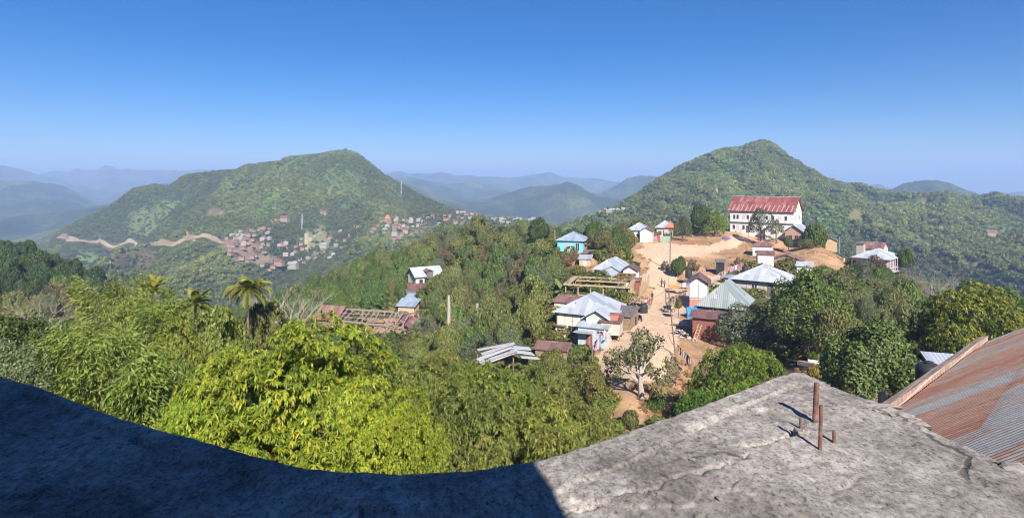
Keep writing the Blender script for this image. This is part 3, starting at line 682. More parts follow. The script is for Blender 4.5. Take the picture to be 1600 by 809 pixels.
vo = nd(t, 'ShaderNodeTexVoronoi', feature='DISTANCE_TO_EDGE'); vo.inputs['Scale'].default_value = 0.85; t.links.new(mxv.outputs[1], vo.inputs[0])
ck = ramp(t, vo.outputs['Distance'], [(0.0, (1, 1, 1)), (0.006, (1, 1, 1)), (0.011, (0, 0, 0))]).outputs[0]
km = nd(t, 'ShaderNodeMath', operation='MULTIPLY'); t.links.new(ck, km.inputs[0])
gate = ramp(t, noise(t, 1.4, 3), [(0.53, (0, 0, 0)), (0.62, (0.8, 0.8, 0.8))]).outputs[0]; t.links.new(gate, km.inputs[1])
c = mixc(t, km.outputs[0], c, (0.06, 0.05, 0.045))
vb = nd(t, 'ShaderNodeTexVoronoi'); vb.inputs['Scale'].default_value = 3.0; t.links.new(tc.outputs['Object'], vb.inputs[0])
rd = ramp(t, vb.outputs['Distance'], [(0.05, (0.8, 0.8, 0.8)), (0.10, (0, 0, 0))]).outputs[0]
pick = nd(t, 'ShaderNodeSeparateColor'); t.links.new(vb.outputs['Color'], pick.inputs[0])
pk = ramp(t, pick.outputs[0], [(0.80, (0, 0, 0)), (0.82, (1, 1, 1))]).outputs[0]
rm = nd(t, 'ShaderNodeMath', operation='MULTIPLY'); t.links.new(rd, rm.inputs[0]); t.links.new(pk, rm.inputs[1])
c = mixc(t, rm.outputs[0], c, (0.24, 0.13, 0.10))
t.links.new(c, b.inputs['Base Color']); b.inputs['Roughness'].default_value = 0.95; b.inputs['Specular IOR Level'].default_value = 0.15
gr = ramp(t, noise(t, 19, 7, 0.85, stretch=(1, .7, 1)), [(0.36, (0.50, 0.48, 0.49)), (0.5, (1, 1, 1)), (0.64, (1.3, 1.29, 1.28))]).outputs[0]
c = mixc(t, 1.0, c, gr, 'MULTIPLY'); t.links.new(c, b.inputs['Base Color'])
hm = nd(t, 'ShaderNodeMath', operation='MULTIPLY_ADD'); hm.inputs[1].default_value = 0.35; t.links.new(fine, hm.inputs[0]); t.links.new(mid, hm.inputs[2])
hs = nd(t, 'ShaderNodeMath', operation='SUBTRACT'); t.links.new(hm.outputs[0], hs.inputs[0]); t.links.new(km.outputs[0], hs.inputs[1])
bump(t, b, hs.outputs[0], 0.55, 0.02)
M['concrete'] = m

bld = empty('concrete_building', (0, 0, -15), 0, 'bare concrete building whose rough curved roof terrace fills the bottom of the photo', 'building')
rs = link('roof_slab', npmesh('roof_slab', Vs + np.array([0, 0, 15]), [qs], None, M['concrete'], True), bld)
ins = cen + rad * 0.955
Wv = np.concatenate([np.c_[ins, np.full(NO, SLAB_Z - 0.30 + 15)], np.c_[ins, np.full(NO, -1.0)]])
k0 = np.arange(NO); k1 = (k0 + 1) % NO
link('wall', npmesh('wall', Wv, [np.stack([k0, k0 + NO, k1 + NO, k1], -1)], None, M['beige_wall']), bld)
# the upper storey behind us, whose shade lies over the left of the terrace
mb = MB(); xr = 0.127 + math.tan(R(SUN_AZ)) * (3.45 + 1.5)
mb.box(-9.3, xr, -5.8, -1.5, 13.42, 18.7).box(-9.5, xr + 0.06, -5.95, -1.42, 18.7, 18.86)
mb.box(xr + .003, xr + .13, -2.2, -1.6, 13.42, 16.55).box(xr - .5, xr + .22, -2.4, -1.7, 13.42, 15.9)  # unseen blocks added to step the edge of the shade
mb.build('upper_storey', M['beige_wall'], bld)
def rebar(px, py, d, h, r, lean):
    x, y, _ = P(px, py, d); mb = MB(); pts = []; rr = []
    k = max(8, int(h / 0.011))
    for i in range(k + 1):
        f = i / k; pts.append((x + lean * f, y + 0.01 * f, SLAB_Z - 0.02 + (h + 0.02) * f + 15)); rr.append(r * (1.0 + (0.13 if i % 2 else -0.04)) * (1 - 0.12 * (i == k)))
    mb.tube(pts, rr, 9); o = mb.build('rebar', M['rebar'], bld, True)
M['rebar'] = plain('rusted_rebar', (0.15, 0.075, 0.055), 0.4, 30, rough=0.7, dirt=(0.22, 0.13, 0.10))
DS = lambda py: 1.6 * F / (py - HY)
rebar(1273, 662, DS(662), 0.270, 0.0165, 0.018); rebar(1281, 706, DS(706), 0.275, 0.0105, 0.012)
rebar(1251, 671, DS(671), 0.075, 0.008, 0.004); rebar(1303, 696, DS(696), 0.090, 0.0095, 0.006)
# broken mortar left along the outer edge
lr = random.Random(9)
for px, py, L, a in ((1363, 633, 0.30, -0.45), (1382, 643, 0.15, -0.3), (1408, 652, 0.19, -0.5), (1428, 661, 0.15, -0.5), (1590, 735, 0.2, -0.6), (1252, 676, 0.09, 0.3)):
    d = DS(py + 4); x, y, _ = P(px, py + 4, d); mb = MB(); bmz = bmesh.new(); bmesh.ops.create_icosphere(bmz, subdivisions=3, radius=1)
    for v in bmz.verts:
        q = v.co; n_1 = float(fbm(q.x * 2.6 + px, q.y * 2.6 + q.z * 2, 4, 3)); f = 1 + 0.7 * n_1
        v.co = (q.x * L * 0.5 * f, q.y * 0.05 * f, q.z * 0.035 * f)
    me = bpy.data.meshes.new('mortar_lump'); bmz.to_mesh(me); bmz.free(); me.materials.append(M['rock'])
    o = link('mortar_lump', me, bld); o.location = (x, y, SLAB_Z + 15 + 0.012); o.rotation_euler = (0, 0, a)
for i in range(46):                                             # crumbs and scraps lying on the screed
    px = lr.uniform(20, 1590); py = lr.uniform(620, 805)
    d = DS(py); x, y, _ = P(px, py, d)
    if not inpoly(np.array([px]), np.array([py - 14]), edge_px + [(1600, 820), (0, 820)])[0]: continue
    r_ = lr.uniform(0.006, 0.022); bmz = bmesh.new(); bmesh.ops.create_icosphere(bmz, subdivisions=1, radius=r_)
    for v in bmz.verts: v.co = (v.co.x * lr.uniform(.7, 1.5), v.co.y * lr.uniform(.7, 1.2), v.co.z * lr.uniform(.3, .6))
    me = bpy.data.meshes.new('concrete_crumb'); bmz.to_mesh(me); bmz.free(); me.materials.append(M['rock'])
    o = link('concrete_crumb', me); o.location = (x, y, SLAB_Z + 0.012); o.rotation_euler = (0, 0, lr.random() * 6)
    tag(o, 'small crumb of broken concrete lying loose on the roof terrace', 'rubble', 'crumbs scattered on the roof terrace')

# ------------------------------------------------------------------ roofs and houses
def set_uv(me):
    uv = me.uv_layers.new(name='UVMap')
    for p in me.polygons:
        n = np.array(p.normal); u = np.cross((0, 0, 1), n)
        u = u / np.linalg.norm(u) if np.linalg.norm(u) > 0.05 else np.array([1., 0, 0]); v = np.cross(n, u)
        for li in p.loop_indices:
            co = np.array(me.vertices[me.loops[li].vertex_index].co); uv.data[li].uv = (float(co @ u), float(co @ v))

def roof_obj(mb, m, parent, name='roof', label=None):
    me = mb.mesh(name); me.materials.append(m); set_uv(me); o = link(name, me, parent)
    if label: o['label'] = label
    return o

def hip(x0, x1, y0, y1, z, rise, th=0.12, along=None, hipf=1.0):
    """hipped roof on an eave rectangle; hipf 0 = gable, 1 = full hip"""
    mb = MB(); Lx = x1 - x0; Ly = y1 - y0; along = along or ('x' if Lx >= Ly else 'y')
    if along == 'x':
        s = min(Ly / 2, Lx / 2 - 0.05) * hipf; r0 = (x0 + s, (y0 + y1) / 2, z + rise); r1 = (x1 - s, (y0 + y1) / 2, z + rise)
    else:
        s = min(Lx / 2, Ly / 2 - 0.05) * hipf; r0 = ((x0 + x1) / 2, y0 + s, z + rise); r1 = ((x0 + x1) / 2, y1 - s, z + rise)
    e = [(x0, y0, z), (x1, y0, z), (x1, y1, z), (x0, y1, z)]
    lo = [(a, b_, c_ - th) for a, b_, c_ in e]; rl = [(a, b_, c_ - th) for a, b_, c_ in (r0, r1)]
    vs = e + [r0, r1] + lo + rl
    if along == 'x': top = [(0, 1, 5, 4), (1, 2, 5), (2, 3, 4, 5), (3, 0, 4)]
    else: top = [(0, 1, 4), (1, 2, 5, 4), (2, 3, 5), (3, 0, 4, 5)]
    if hipf == 0: top = [f for f in top if len(f) == 4]
    bot = [tuple(8 + (i - 4) + 2 if i >= 4 else 6 + i for i in reversed(f)) for f in top]
    bot = [tuple((10 + i - 4) if i >= 4 else 6 + i for i in reversed(f)) for f in top]
    if hipf == 0:
        if along == 'x': side = [(0, 6, 7, 1), (2, 8, 9, 3), (1, 7, 11, 5), (5, 11, 8, 2), (3, 9, 10, 4), (4, 10, 6, 0)]
        else: side = [(1, 7, 8, 2), (3, 9, 6, 0), (0, 6, 10, 4), (4, 10, 7, 1), (2, 8, 11, 5), (5, 11, 9, 3)]
    else: side = [(0, 6, 7, 1), (1, 7, 8, 2), (2, 8, 9, 3), (3, 9, 6, 0)]
    return mb.add(vs, top + bot + side)

def gable_wall(x0, x1, y0, y1, z0, z1, rise, along):
    mb = MB(); vs = [(x0, y0, z0), (x1, y0, z0), (x1, y1, z0), (x0, y1, z0), (x0, y0, z1), (x1, y0, z1), (x1, y1, z1), (x0, y1, z1)]
    if along == 'x': vs += [(x0, (y0 + y1) / 2, z1 + rise), (x1, (y0 + y1) / 2, z1 + rise)]; fs = [(0, 1, 5, 4), (1, 2, 6, 9, 5), (2, 3, 7, 6), (3, 0, 4, 8, 7), (3, 2, 1, 0)]
    else: vs += [((x0 + x1) / 2, y0, z1 + rise), ((x0 + x1) / 2, y1, z1 + rise)]; fs = [(0, 1, 5, 8, 4), (1, 2, 6, 5), (2, 3, 7, 9, 6), (3, 0, 4, 7), (3, 2, 1, 0)]
    return mb.add(vs, fs)

def opening(root, face, u, z, w_, h_, D, L, fm, pm, name='window'):
    """a window or door with its frame; face front (y=0), right (x=L) or left (x=0); u along the face"""
    fr, pa = MB(), MB(); t_ = 0.07
    def bx(mb, a, b_, c_, d_, o0, o1):
        if face == 'front': mb.box(a, b_, -o1, -o0, c_, d_)
        elif face == 'right': mb.box(L + o0, L + o1, a, b_, c_, d_)
        else: mb.box(-o1, -o0, a, b_, c_, d_)
    bx(fr, u - t_, u + w_ + t_, z + h_, z + h_ + t_, 0.003, 0.07); bx(fr, u - t_, u + w_ + t_, z - t_, z, 0.003, 0.09)
    bx(fr, u - t_, u, z, z + h_, 0.003, 0.07); bx(fr, u + w_, u + w_ + t_, z, z + h_, 0.003, 0.07)
    if w_ > 0.7: bx(fr, u + w_ / 2 - 0.03, u + w_ / 2 + 0.03, z, z + h_, 0.03, 0.06)
    bx(pa, u, u + w_, z, z + h_, 0.003, 0.028)
    f = fr.build(name, fm, root); pa.build('pane' if name == 'window' else 'leaf', pm, f)

def house(key, name, label, cat, wall_h, rise, wm, rm, eave=0.5, hipf=1.0, along=None, group=None, stilts=0.0, down=1.6, roofname=None):
    px, py, d, yaw, pxr, D = BASE[key]; (x, y, z), L = seat(px, py, d, yaw, pxr)
    root = empty(name, (x, y, z), R(yaw), label, cat, group); root['L'] = L; root['D'] = D
    along = along or ('x' if L >= D else 'y')
    if hipf == 0: gable_wall(0, L, 0, D, 0 if stilts else -down, wall_h, rise * 0.98, along).build('wall', wm, root)
    else: MB().box(0, L, 0, D, 0 if stilts else -down, wall_h + 0.02).build('wall', wm, root)
    ex = eave; o = roof_obj(hip(-ex, L + ex, -ex, D + ex, wall_h + 0.10, rise, 0.1, along, hipf), rm, root)
    return root, L, D, o

def posts(root, pts, z0, z1, s, m, name='post'):
    for x, y in pts: MB().box(x - s / 2, x + s / 2, y - s / 2, y + s / 2, z0, z1).build(name, m, root)

M['patch'] = plain('faded_patch', (.44, .27, .25), .25, 1.5)
# church -------------------------------------------------------------
ch, L, D, rf = house('church', 'church', 'long white two-storey church hall under a streaky red tin roof on the hilltop', 'church', 6.3, 4.2, M['white_wall'], M['roof_red'], 0.6, 0, 'x')
MB().box(-0.35, L + 0.05, -0.45, -0.003, 2.95, 3.12).build('ledge', M['fascia'], ch)
MB().box(-0.02, L + 0.02, -0.05, -0.003, 6.0, 6.2).build('fascia', M['fascia'], ch)
for i, u in enumerate((0.9, 1.9, 3.6, 4.9, 6.6, 8.4, 10.2, 12, 13.8, 15.4)):
    opening(ch, 'front', u, 4.0, 0.62, 1.15, D, L, M['paleframe'], M['glass'] if i % 3 != 2 else M['paleframe'])
for i, u in enumerate((0.8, 1.9, 3.6, 6.2, 8.4, 10.6, 13)): opening(ch, 'front', u, 0.9, 0.65, 1.2, D, L, M['paleframe'], M['paleframe'] if i % 2 else M['glass'])
opening(ch, 'front', 4.7, 0.0, 0.9, 2.1, D, L, M['paleframe'], M['dark'], 'door')
opening(ch, 'right', 2.0, 4.0, 0.7, 1.15, D, L, M['paleframe'], M['glass']); opening(ch, 'right', 6.2, 4.0, 0.7, 1.15, D, L, M['paleframe'], M['glass'])
for i in range(14):
    u = 0.7 + i * (L - 1.4) / 13; sl_ = MB(); h0 = 0.12 if i % 2 else 0.16
    sl_.add([(u - .12, -.62, 6.32), (u + .12, -.62, 6.32), (u + .5, 1.4, 8.1), (u + .26, 1.4, 8.1), (u - .12, -.62, 6.44), (u + .12, -.62, 6.44), (u + .5, 1.4, 8.22), (u + .26, 1.4, 8.22)],
            [(3, 2, 1, 0), (4, 5, 6, 7), (0, 1, 5, 4), (1, 2, 6, 5), (2, 3, 7, 6), (3, 0, 4, 7)]).build('roof_patch', M['patch'], ch)
MB().box(-0.6, L + 0.6, D / 2 - 0.18, D / 2 + 0.18, 10.56, 10.66).build('ridge_cap', M['paleframe'], ch)
MB().box(2.6 + 8.3, L, -3.0, -0.46, -1.5, 2.6).build('porch', M['white_wall'], ch)

# sheds and cottages by the church ------------------------------------
s, L, D, rf = house('shed_white', 'shed', 'small white panelled shed with a red-brown hipped roof in front of the church', 'shed', 2.4, 1.25, M['white_wall'], M['roof_rust'], 0.35)
opening(s, 'front', L * 0.62, 0.7, 0.9, 1.0, D, L, M['paleframe'], M['paleframe'])
for u in (0.03, 0.3, 0.55): MB().box(u * L, u * L + 0.05, -0.03, -0.003, 0, 2.3).build('batten', M['paleframe'], s)
s, L, D, rf = house('cottage', 'cottage', 'pinkish brick cottage with a pale grey gable roof beside the right end of the church', 'house', 3.0, 1.9, M['brick_wall'], M['roof_grey'], 0.5, 0, 'y')
opening(s, 'front', L * 0.22, 0.9, 0.75, 1.15, D, L, M['old_timber'], M['dark']); opening(s, 'front', L * 0.58, 0.9, 0.75, 1.15, D, L, M['old_timber'], M['dark'])

s, L, D, rf = house('white_house', 'house', 'white house with a hipped grey tin roof and pale mint wing at the field edge', 'house', 3.2, 2.0, M['white_wall'], M['roof_grey'], 0.6, down=0.1)
gable_wall(L * 0.62, L + 1.3, -1.2, D * 0.7, -0.1, 3.0, 1.0, 'y').build('wing', M['white_wall'], s)
roof_obj(hip(L * 0.62 - 0.3, L + 1.6, -1.6, D * 0.75, 3.08, 1.05, 0.1, 'y', 0), M['roof_brown'], s, 'wing_roof')
MB().box(L * 0.85, L + 1.25, -1.24, -1.203, 0.3, 2.7).build('panel', plain('mint_board', (.50, .68, .62), .08, 2), s)
opening(s, 'front', 0.5, 0.9, 0.7, 1.1, D, L, M['paleframe'], M['glass']); opening(s, 'front', 2.3, 0, 0.8, 2.0, D, L, M['paleframe'], M['dark'], 'door')
MB().box(-0.2, L + 1.5, -2.4, -1.25, -0.35, -0.2).build('deck', M['old_timber'], s)
posts(s, [(x, -2.3) for x in (0, 1.6, 3.2, 4.8)], -2.4, -0.35, 0.16, M['old_timber'], 'stilt')
MB().box(0.2, L, -0.6, D, -2.2, -0.12).build('under_wall', M['beige_wall'], s)
s, L, D, rf = house('red_house', 'house', 'house with a roof half grey and half faded red beside the white hipped house', 'house', 2.9, 2.0, M['beige_wall'], M['roof_grey'], 0.6)
roof_obj(hip(L * 0.52, L + 0.75, -0.72, D * 0.9, 3.12, 1.7, 0.1, 'y', 0.7), M['salmon'], s, 'red_roof')
MB().box(L * 0.5, L * 0.95, -0.5, -0.004, 0, 2.5).build('porch', plain('faded_pink', (.55, .40, .40), .15, 2), s); opening(s, 'front', 0.5, 0.9, 0.9, 1.1, D, L, M['paleframe'], M['glass'])

# turquoise house ------------------------------------------------------
s, L, D, rf = house('turq', 'house', 'bright turquoise house on stilts with a hipped grey tin roof', 'house', 2.9, 2.1, M['turquoise'], M['roof_bluegrey'], 0.55, stilts=1)
opening(s, 'front', L * 0.30, 0.55, 0.95, 1.6, D, L, M['paleframe'], M['pinkwindow']); opening(s, 'front', L * 0.52, 0.7, 0.5, 1.3, D, L, M['paleframe'], M['turquoise'])
opening(s, 'front', L * 0.72, 0.4, 0.9, 1.9, D, L, M['paleframe'], M['glass']); opening(s, 'right', 1.0, 0.7, 0.9, 1.3, D, L, M['paleframe'], M['glass'])
MB().box(-0.1, L + 0.3, -0.9, -0.004, -0.28, -0.05).build('deck', M['timber'], s)
posts(s, [(x, y) for x in (0.2, L * .35, L * .7, L - 0.2) for y in (-0.7, D - 0.4)], -2.6, -0.28, 0.2, M['old_timber'], 'stilt')
MB().box(0.4, L - .2, 0.4, D, -2.5, -0.05).build('under_wall', M['old_timber'], s)
gable_wall(L + 0.15, L + 3.6, 1.5, 6.0, -1.8, 2.0, 1.2, 'y').build('wing', M['old_timber'], s)
roof_obj(hip(L - 0.2, L + 4.0, 0.9, 6.6, 2.1, 1.4, 0.1, 'y', 0.2), M['roof_brown'], s, 'wing_roof')

def small_shed(label, px, py, d, yaw, L, D, h, rise, wm, rm, along='x', kind='gable', name='shed', cat='shed', group=None, down=1.2, eave=0.3):
    x, y, z = P(px, py, d); root = empty(name, (x, y, z), R(yaw), label, cat, group)
    if kind == 'mono':
        mb = MB(); mb.add([(0, 0, -down), (L, 0, -down), (L, D, -down), (0, D, -down), (0, 0, h), (L, 0, h), (L, D, h + rise), (0, D, h + rise)],
                          [(3, 2, 1, 0), (4, 5, 6, 7), (0, 1, 5, 4), (1, 2, 6, 5), (2, 3, 7, 6), (3, 0, 4, 7)]); mb.build('wall', wm, root)
        k = rise / D; a, b_ = -eave, D + eave; e = eave; mb = MB()
        mb.add([(-e, a, h + .03 + k * a), (L + e, a, h + .03 + k * a), (L + e, b_, h + .03 + k * b_), (-e, b_, h + .03 + k * b_), (-e, a, h + .11 + k * a), (L + e, a, h + .11 + k * a), (L + e, b_, h + .11 + k * b_), (-e, b_, h + .11 + k * b_)],
               [(3, 2, 1, 0), (4, 5, 6, 7), (0, 1, 5, 4), (1, 2, 6, 5), (2, 3, 7, 6), (3, 0, 4, 7)]); roof_obj(mb, rm, root)
    else:
        gable_wall(0, L, 0, D, -down, h, rise * .97, along).build('wall', wm, root)
        roof_obj(hip(-eave, L + eave, -eave, D + eave, h + .08, rise, 0.09, along, 0), rm, root)
    return root
s = small_shed('little grey-roofed shack below the turquoise house', 905, 417, 140, -14, 2.6, 2.4, 1.9, 0.5, M['mud_wall'], M['roof_grey'], kind='mono'); opening(s, 'front', 0.9, 0.1, 0.7, 1.3, 2.4, 2.6, M['paleframe'], M['cloth_white'], 'door')
small_shed('rusty lean-to wedged between turquoise house and its grey shack', 912, 405, 147, -14, 2.6, 2.2, 1.4, 0.5, M['mud_wall'], M['roof_rust'], kind='mono')
small_shed('tiny brown-roofed hut behind the ridge of the grey hipped house', 1184, 413, 136, -16, 3.3, 3, 2.2, 0.7, M['white_wall'], M['roof_brown'], 'x')
small_shed('low shed with a broad red-brown roof just right of the tiny brown hut', 1205, 415, 138, -30, 6.2, 4, 1.4, 1.2, M['old_timber'], M['roof_rust'], 'y')
small_shed('small plank hut on the bare slope right of the brick cottage', 1290, 386, 162, -30, 2.6, 2.6, 1.7, 0.8, M['mud_wall'], M['fascia'], 'y')
small_shed('white-walled hut half hidden in trees right of the grey hipped house', 1245, 430, 128, -30, 2.8, 2.4, 2.0, 0.5, M['white_wall'], M['roof_white'], kind='mono')

# grey gabled house and its little neighbour ----------------------------
s, L, D, rf = house('gable_grey', 'house', 'house with a big plain grey tin roof just above the timber building frame', 'house', 2.2, 2.0, M['old_timber'], M['roof_grey'], 0.5, 0.8, 'y')
gable_wall(L * .45, L + 1.6, -1.4, 3.2, -1, 2.1, 1.1, 'y').build('wing', M['tin_wall'], s); roof_obj(hip(L * .45 - .2, L + 1.8, -1.6, 3.6, 2.2, 1.15, .08, 'y', 0), M['roof_grey'], s, 'wing_roof')
s, L, D, rf = house('gable_small', 'cottage', 'narrow white-fronted cottage with a dark brown gable roof', 'house', 2.3, 1.0, M['white_wall'], M['roof_brown'], 0.4, 0, 'y')
small_shed('lean-to of rust-streaked tin under the narrow white cottage', 964, 450, 118, -18, 3.1, 2.2, 1.5, 0.9, M['white_wall'], M['roof_rust'], kind='mono')
small_shed('upright shed of rusty red tin beside the white cottage front', 984, 456, 117, -18, 1.9, 1.8, 2.2, 0.2, M['rust_wall'], M['roof_rust'], kind='mono')

# cream house ------------------------------------------------------------
s, L, D, rf = house('cream', 'house', 'large cream house with a shiny grey hipped roof beside the sandy lane', 'house', 3.4, 2.3, M['cream_wall'], M['roof_grey'], 0.6, 0.75, 'y', down=2.2)
for u in np.linspace(0.05, L - .1, 7): MB().box(u, u + 0.07, -0.03, -0.003, 1.6, 3.3).build('batten', M['old_timber'], s)
MB().box(-0.02, L + .02, -0.06, -0.004, 3.22, 3.36).build('fascia', M['fascia'], s)
opening(s, 'front', 1.9, 0.0, 1.0, 1.45, D, L, M['old_timber'], M['dark'], 'door'); opening(s, 'right', 2.0, 1.2, 1.2, 1.6, D, L, M['old_timber'], M['dark']); opening(s, 'right', 5.5, 1.2, 1.2, 1.6, D, L, M['old_timber'], M['dark'])
gable_wall(L * .68, L + .55, -1.6, 2.5, 1.2, 3.3, 0.9, 'y').build('dormer', M['cream_wall'], s); roof_obj(hip(L * .68 - .4, L + 1.2, -2.1, 4.6, 3.42, 1.15, .09, 'y', 0), M['roof_grey'], s, 'dormer_roof')
mb = MB(); mb.box(-0.1, 1.7, -0.9, -0.1, 1.45, 1.55); mb.build('awning', M['roof_brown'], s)
MB().box(0.0, 1.55, -0.5, -0.004, -1.6, 1.4).build('front_panel', M['cream_wall'], s)
MB().box(2.9, 3.6, -1.75, -1.60, 2.6, 2.64).build('solar_panel', M['solar'], s)
s2 = small_shed('grey tin annex with a brown door against the front of the cream house', 903, 523, 87.5, -26, 4.4, 2.2, 1.3, 0.5, M['tin_wall'], M['roof_grey'], kind='mono', name='annex', cat='annex', down=2.6)
opening(s2, 'front', 1.2, -1.9, 1.0, 2.2, 2.2, 4.4, M['tin_wall'], M['rust_wall'], 'door'); opening(s2, 'front', 2.9, 0.5, 0.8, 0.4, 2.2, 4.4, M['paleframe'], M['glass'])
roof_obj(MB().box(-0.3, 2.3, -1.3, -0.05, .62, .70), M['roof_grey'], s2, 'door_roof')
s2 = small_shed('small plank shed on legs with a red patched roof at the lane side', 939, 520, 87, -20, 2.7, 2.4, 1.7, 0.6, M['beige_wall'], M['roof_brown'], kind='mono', down=0.2)
MB().add([(0.7, 0.05, 1.86), (2.3, 0.05, 1.86), (2.3, 1.7, 2.28), (0.7, 1.7, 2.28), (0.7, 0.05, 1.9), (2.3, 0.05, 1.9), (2.3, 1.7, 2.32), (0.7, 1.7, 2.32)],
         [(3, 2, 1, 0), (4, 5, 6, 7), (0, 1, 5, 4), (1, 2, 6, 5), (2, 3, 7, 6), (3, 0, 4, 7)]).build('red_sheet', M['salmon'], s2)
posts(s2, [(0.1, 0.1), (2.6, 0.1), (0.1, 2.3), (2.6, 2.3)], -1.8, -0.2, 0.14, M['old_timber'], 'leg')
small_shed('weathered lean-to with a worn plank roof on the lane side of the cream house', 958, 506, 91, -26, 2.6, 4.6, 1.3, 0.5, M['old_timber'], M['fascia'], kind='mono')
small_shed('red-brown back shed showing past the left corner of the cream house', 866, 482, 103, -26, 3.6, 2.6, 1.2, 0.6, M['cream_wall'], M['roof_rust'], kind='mono', down=3)
small_shed('flat rusty shelter in the bushes below the cream house', 836, 556, 84, -16, 4.4, 2.6, 1.0, 0.35, M['old_timber'], M['roof_rust'], kind='mono')

# timber frame under construction ---------------------------------------
x, y, z = P(884, 462, 112); fr = empty('building_frame', (x, y, z), R(-17), 'unfinished timber house frame of pale beams behind the cream house', 'building frame')
Lf, Df, hf = 11.5, 9.5, 2.0
for i in range(6):
    for yy in (0, Df):
        MB().box(i * Lf / 5 - .09, i * Lf / 5 + .09, yy - .09, yy + .09, -2.0, hf).build('post', M['timber'], fr)
for j in (1, 2, 3):
    for xx in (0, Lf): MB().box(xx - .09, xx + .09, j * Df / 4 - .09, j * Df / 4 + .09, -2.0, hf).build('post', M['timber'], fr)
def fbeam(a, b_, w_=0.7, h_=0.16): MB().beam(a, b_, w_, h_).build('beam', M['timber'], fr)
fbeam((-.4, 0, hf + .1), (Lf + .4, 0, hf + .1), 0.9); fbeam((-.4, Df, hf + .1), (Lf + .4, Df, hf + .1), 0.8); fbeam((0, .5, hf + .1), (0, Df - .5, hf + .1), 1.1); fbeam((Lf, .5, hf + .1), (Lf, Df - .5, hf + .1), 0.8)
fbeam((1, Df * .55, hf + .08), (Lf - .6, Df * .55, hf + .08), 0.55); fbeam((.3, 0.4, 0.2), (Lf, 0.4, 0.2), .3); fbeam((.3, Df - .4, 0.2), (Lf, Df - .4, 0.2), .3)
for i in range(5): fbeam((Lf * .1 + i * 2.1, Df * .58, hf + .2), (Lf * .1 + i * 2.1 + .2, Df - .4, hf + .2), .12, .1)
MB().box(0.5, Lf - .5, 0.6, Df - .6, -2.2, -1.2).build('floor_plate', M['mud_wall'], fr)
for i in range(5): MB().box(Lf * .5 + i * 1.1, Lf * .5 + i * 1.1 + .7, Df - .25, Df - .12, 0.4, 2.2).build('infill_board', M['fascia'] if i % 2 else M['rust_wall'], fr)

# the sheds right of the lane -------------------------------------------
s, L, D, rf = house('brown_gable', 'shed', 'tall narrow white shed with a brown gable roof right of the lane', 'shed', 3.9, 1.3, M['white_wall'], M['roof_brown'], 0.5, 0, 'y', down=1)
for u in (0.02, 0.5, 0.96): MB().box(u * L, u * L + .08, -0.04, -0.003, 0.6, 4.0).build('batten', M['old_timber'], s)
MB().box(0.05, L - .05, -0.05, -0.004, 1.5, 1.62).build('rail', M['old_timber'], s)
mb = MB(); mb.add([(0.1, -1.5, .2), (L + .2, -1.5, .2), (L + .2, -0.1, 1.3), (.1, -.1, 1.3), (0.1, -1.5, .28), (L + .2, -1.5, .28), (L + .2, -0.1, 1.38), (.1, -.1, 1.38)], [(3, 2, 1, 0), (4, 5, 6, 7), (0, 1, 5, 4), (1, 2, 6, 5), (2, 3, 7, 6), (3, 0, 4, 7)]); roof_obj(mb, M['salmon'], s, 'porch_roof')
s, L, D, rf = house('tent', 'house', 'low house with a wide grey-green tin roof beside the tall narrow shed', 'house', 1.6, 3.5, M['fascia'], M['roof_green'], 0.5, 0.55, 'y', down=1.5)
MB().beam((-0.45, D * .35, 1.9), (L * .47, D * .35, 5.03), 0.9, .06).build('green_sheet', plain('green_sheet', (0.05, 0.30, 0.12), .1), s)
s, L, D, rf = house('hip_grey', 'house', 'big beige house with a broad pale hipped tin roof above the dense dark tree', 'house', 3.3, 2.6, M['beige_wall'], M['roof_white'], 0.8)
MB().box(-.02, L + .02, -0.05, -0.004, 2.95, 3.25).build('fascia', M['fascia'], s)
for u in (0.02, 2.3, 5.4, 8.3): MB().box(u, u + .1, -.035, -.003, -.3, 2.9).build('batten', M['concrete_post'], s)
opening(s, 'front', 3.3, 0.8, 0.9, 1.8, D, L, M['white_wall'], M['glass']); opening(s, 'front', 6.2, 0.6, 1.1, 2.1, D, L, M['fascia'], M['fascia'], 'door')
roof_obj(MB().box(-2.6, 0.2, 1.2, 5.6, 3.15, 3.27), M['roof_bluegrey'], s, 'side_roof'); MB().box(-2.2, -0.01, 1.6, 5.4, -1.5, 3.12).build('side_room', M['beige_wall'], s)
s, L, D, rf = house('rust_shed', 'shed', 'long shed of dark rust-red tin beside the lane with ladder leaning', 'shed', 2.9, 0.5, M['rust_wall'], M['roof_brown'], 0.5, 0, 'x', down=1)
mb = MB(); x, y, z = P(1079, 543, 86); lad = empty('ladder', (x, y, z), R(-26), 'wooden ladder leaning on the rust-red shed', 'ladder')
MB().beam((0, 0, 0), (0.9, 1.0, 3.2), .1, .1).build('rail', M['timber'], lad); MB().beam((0.45, 0, 0), (1.35, 1.0, 3.2), .1, .1).build('rail', M['timber'], lad)
for k in range(1, 8): f = k / 8; MB().beam((.9 * f - .02, f, 3.2 * f), (.9 * f + .47, f, 3.2 * f), .06, .06).build('rung', M['timber'], lad)
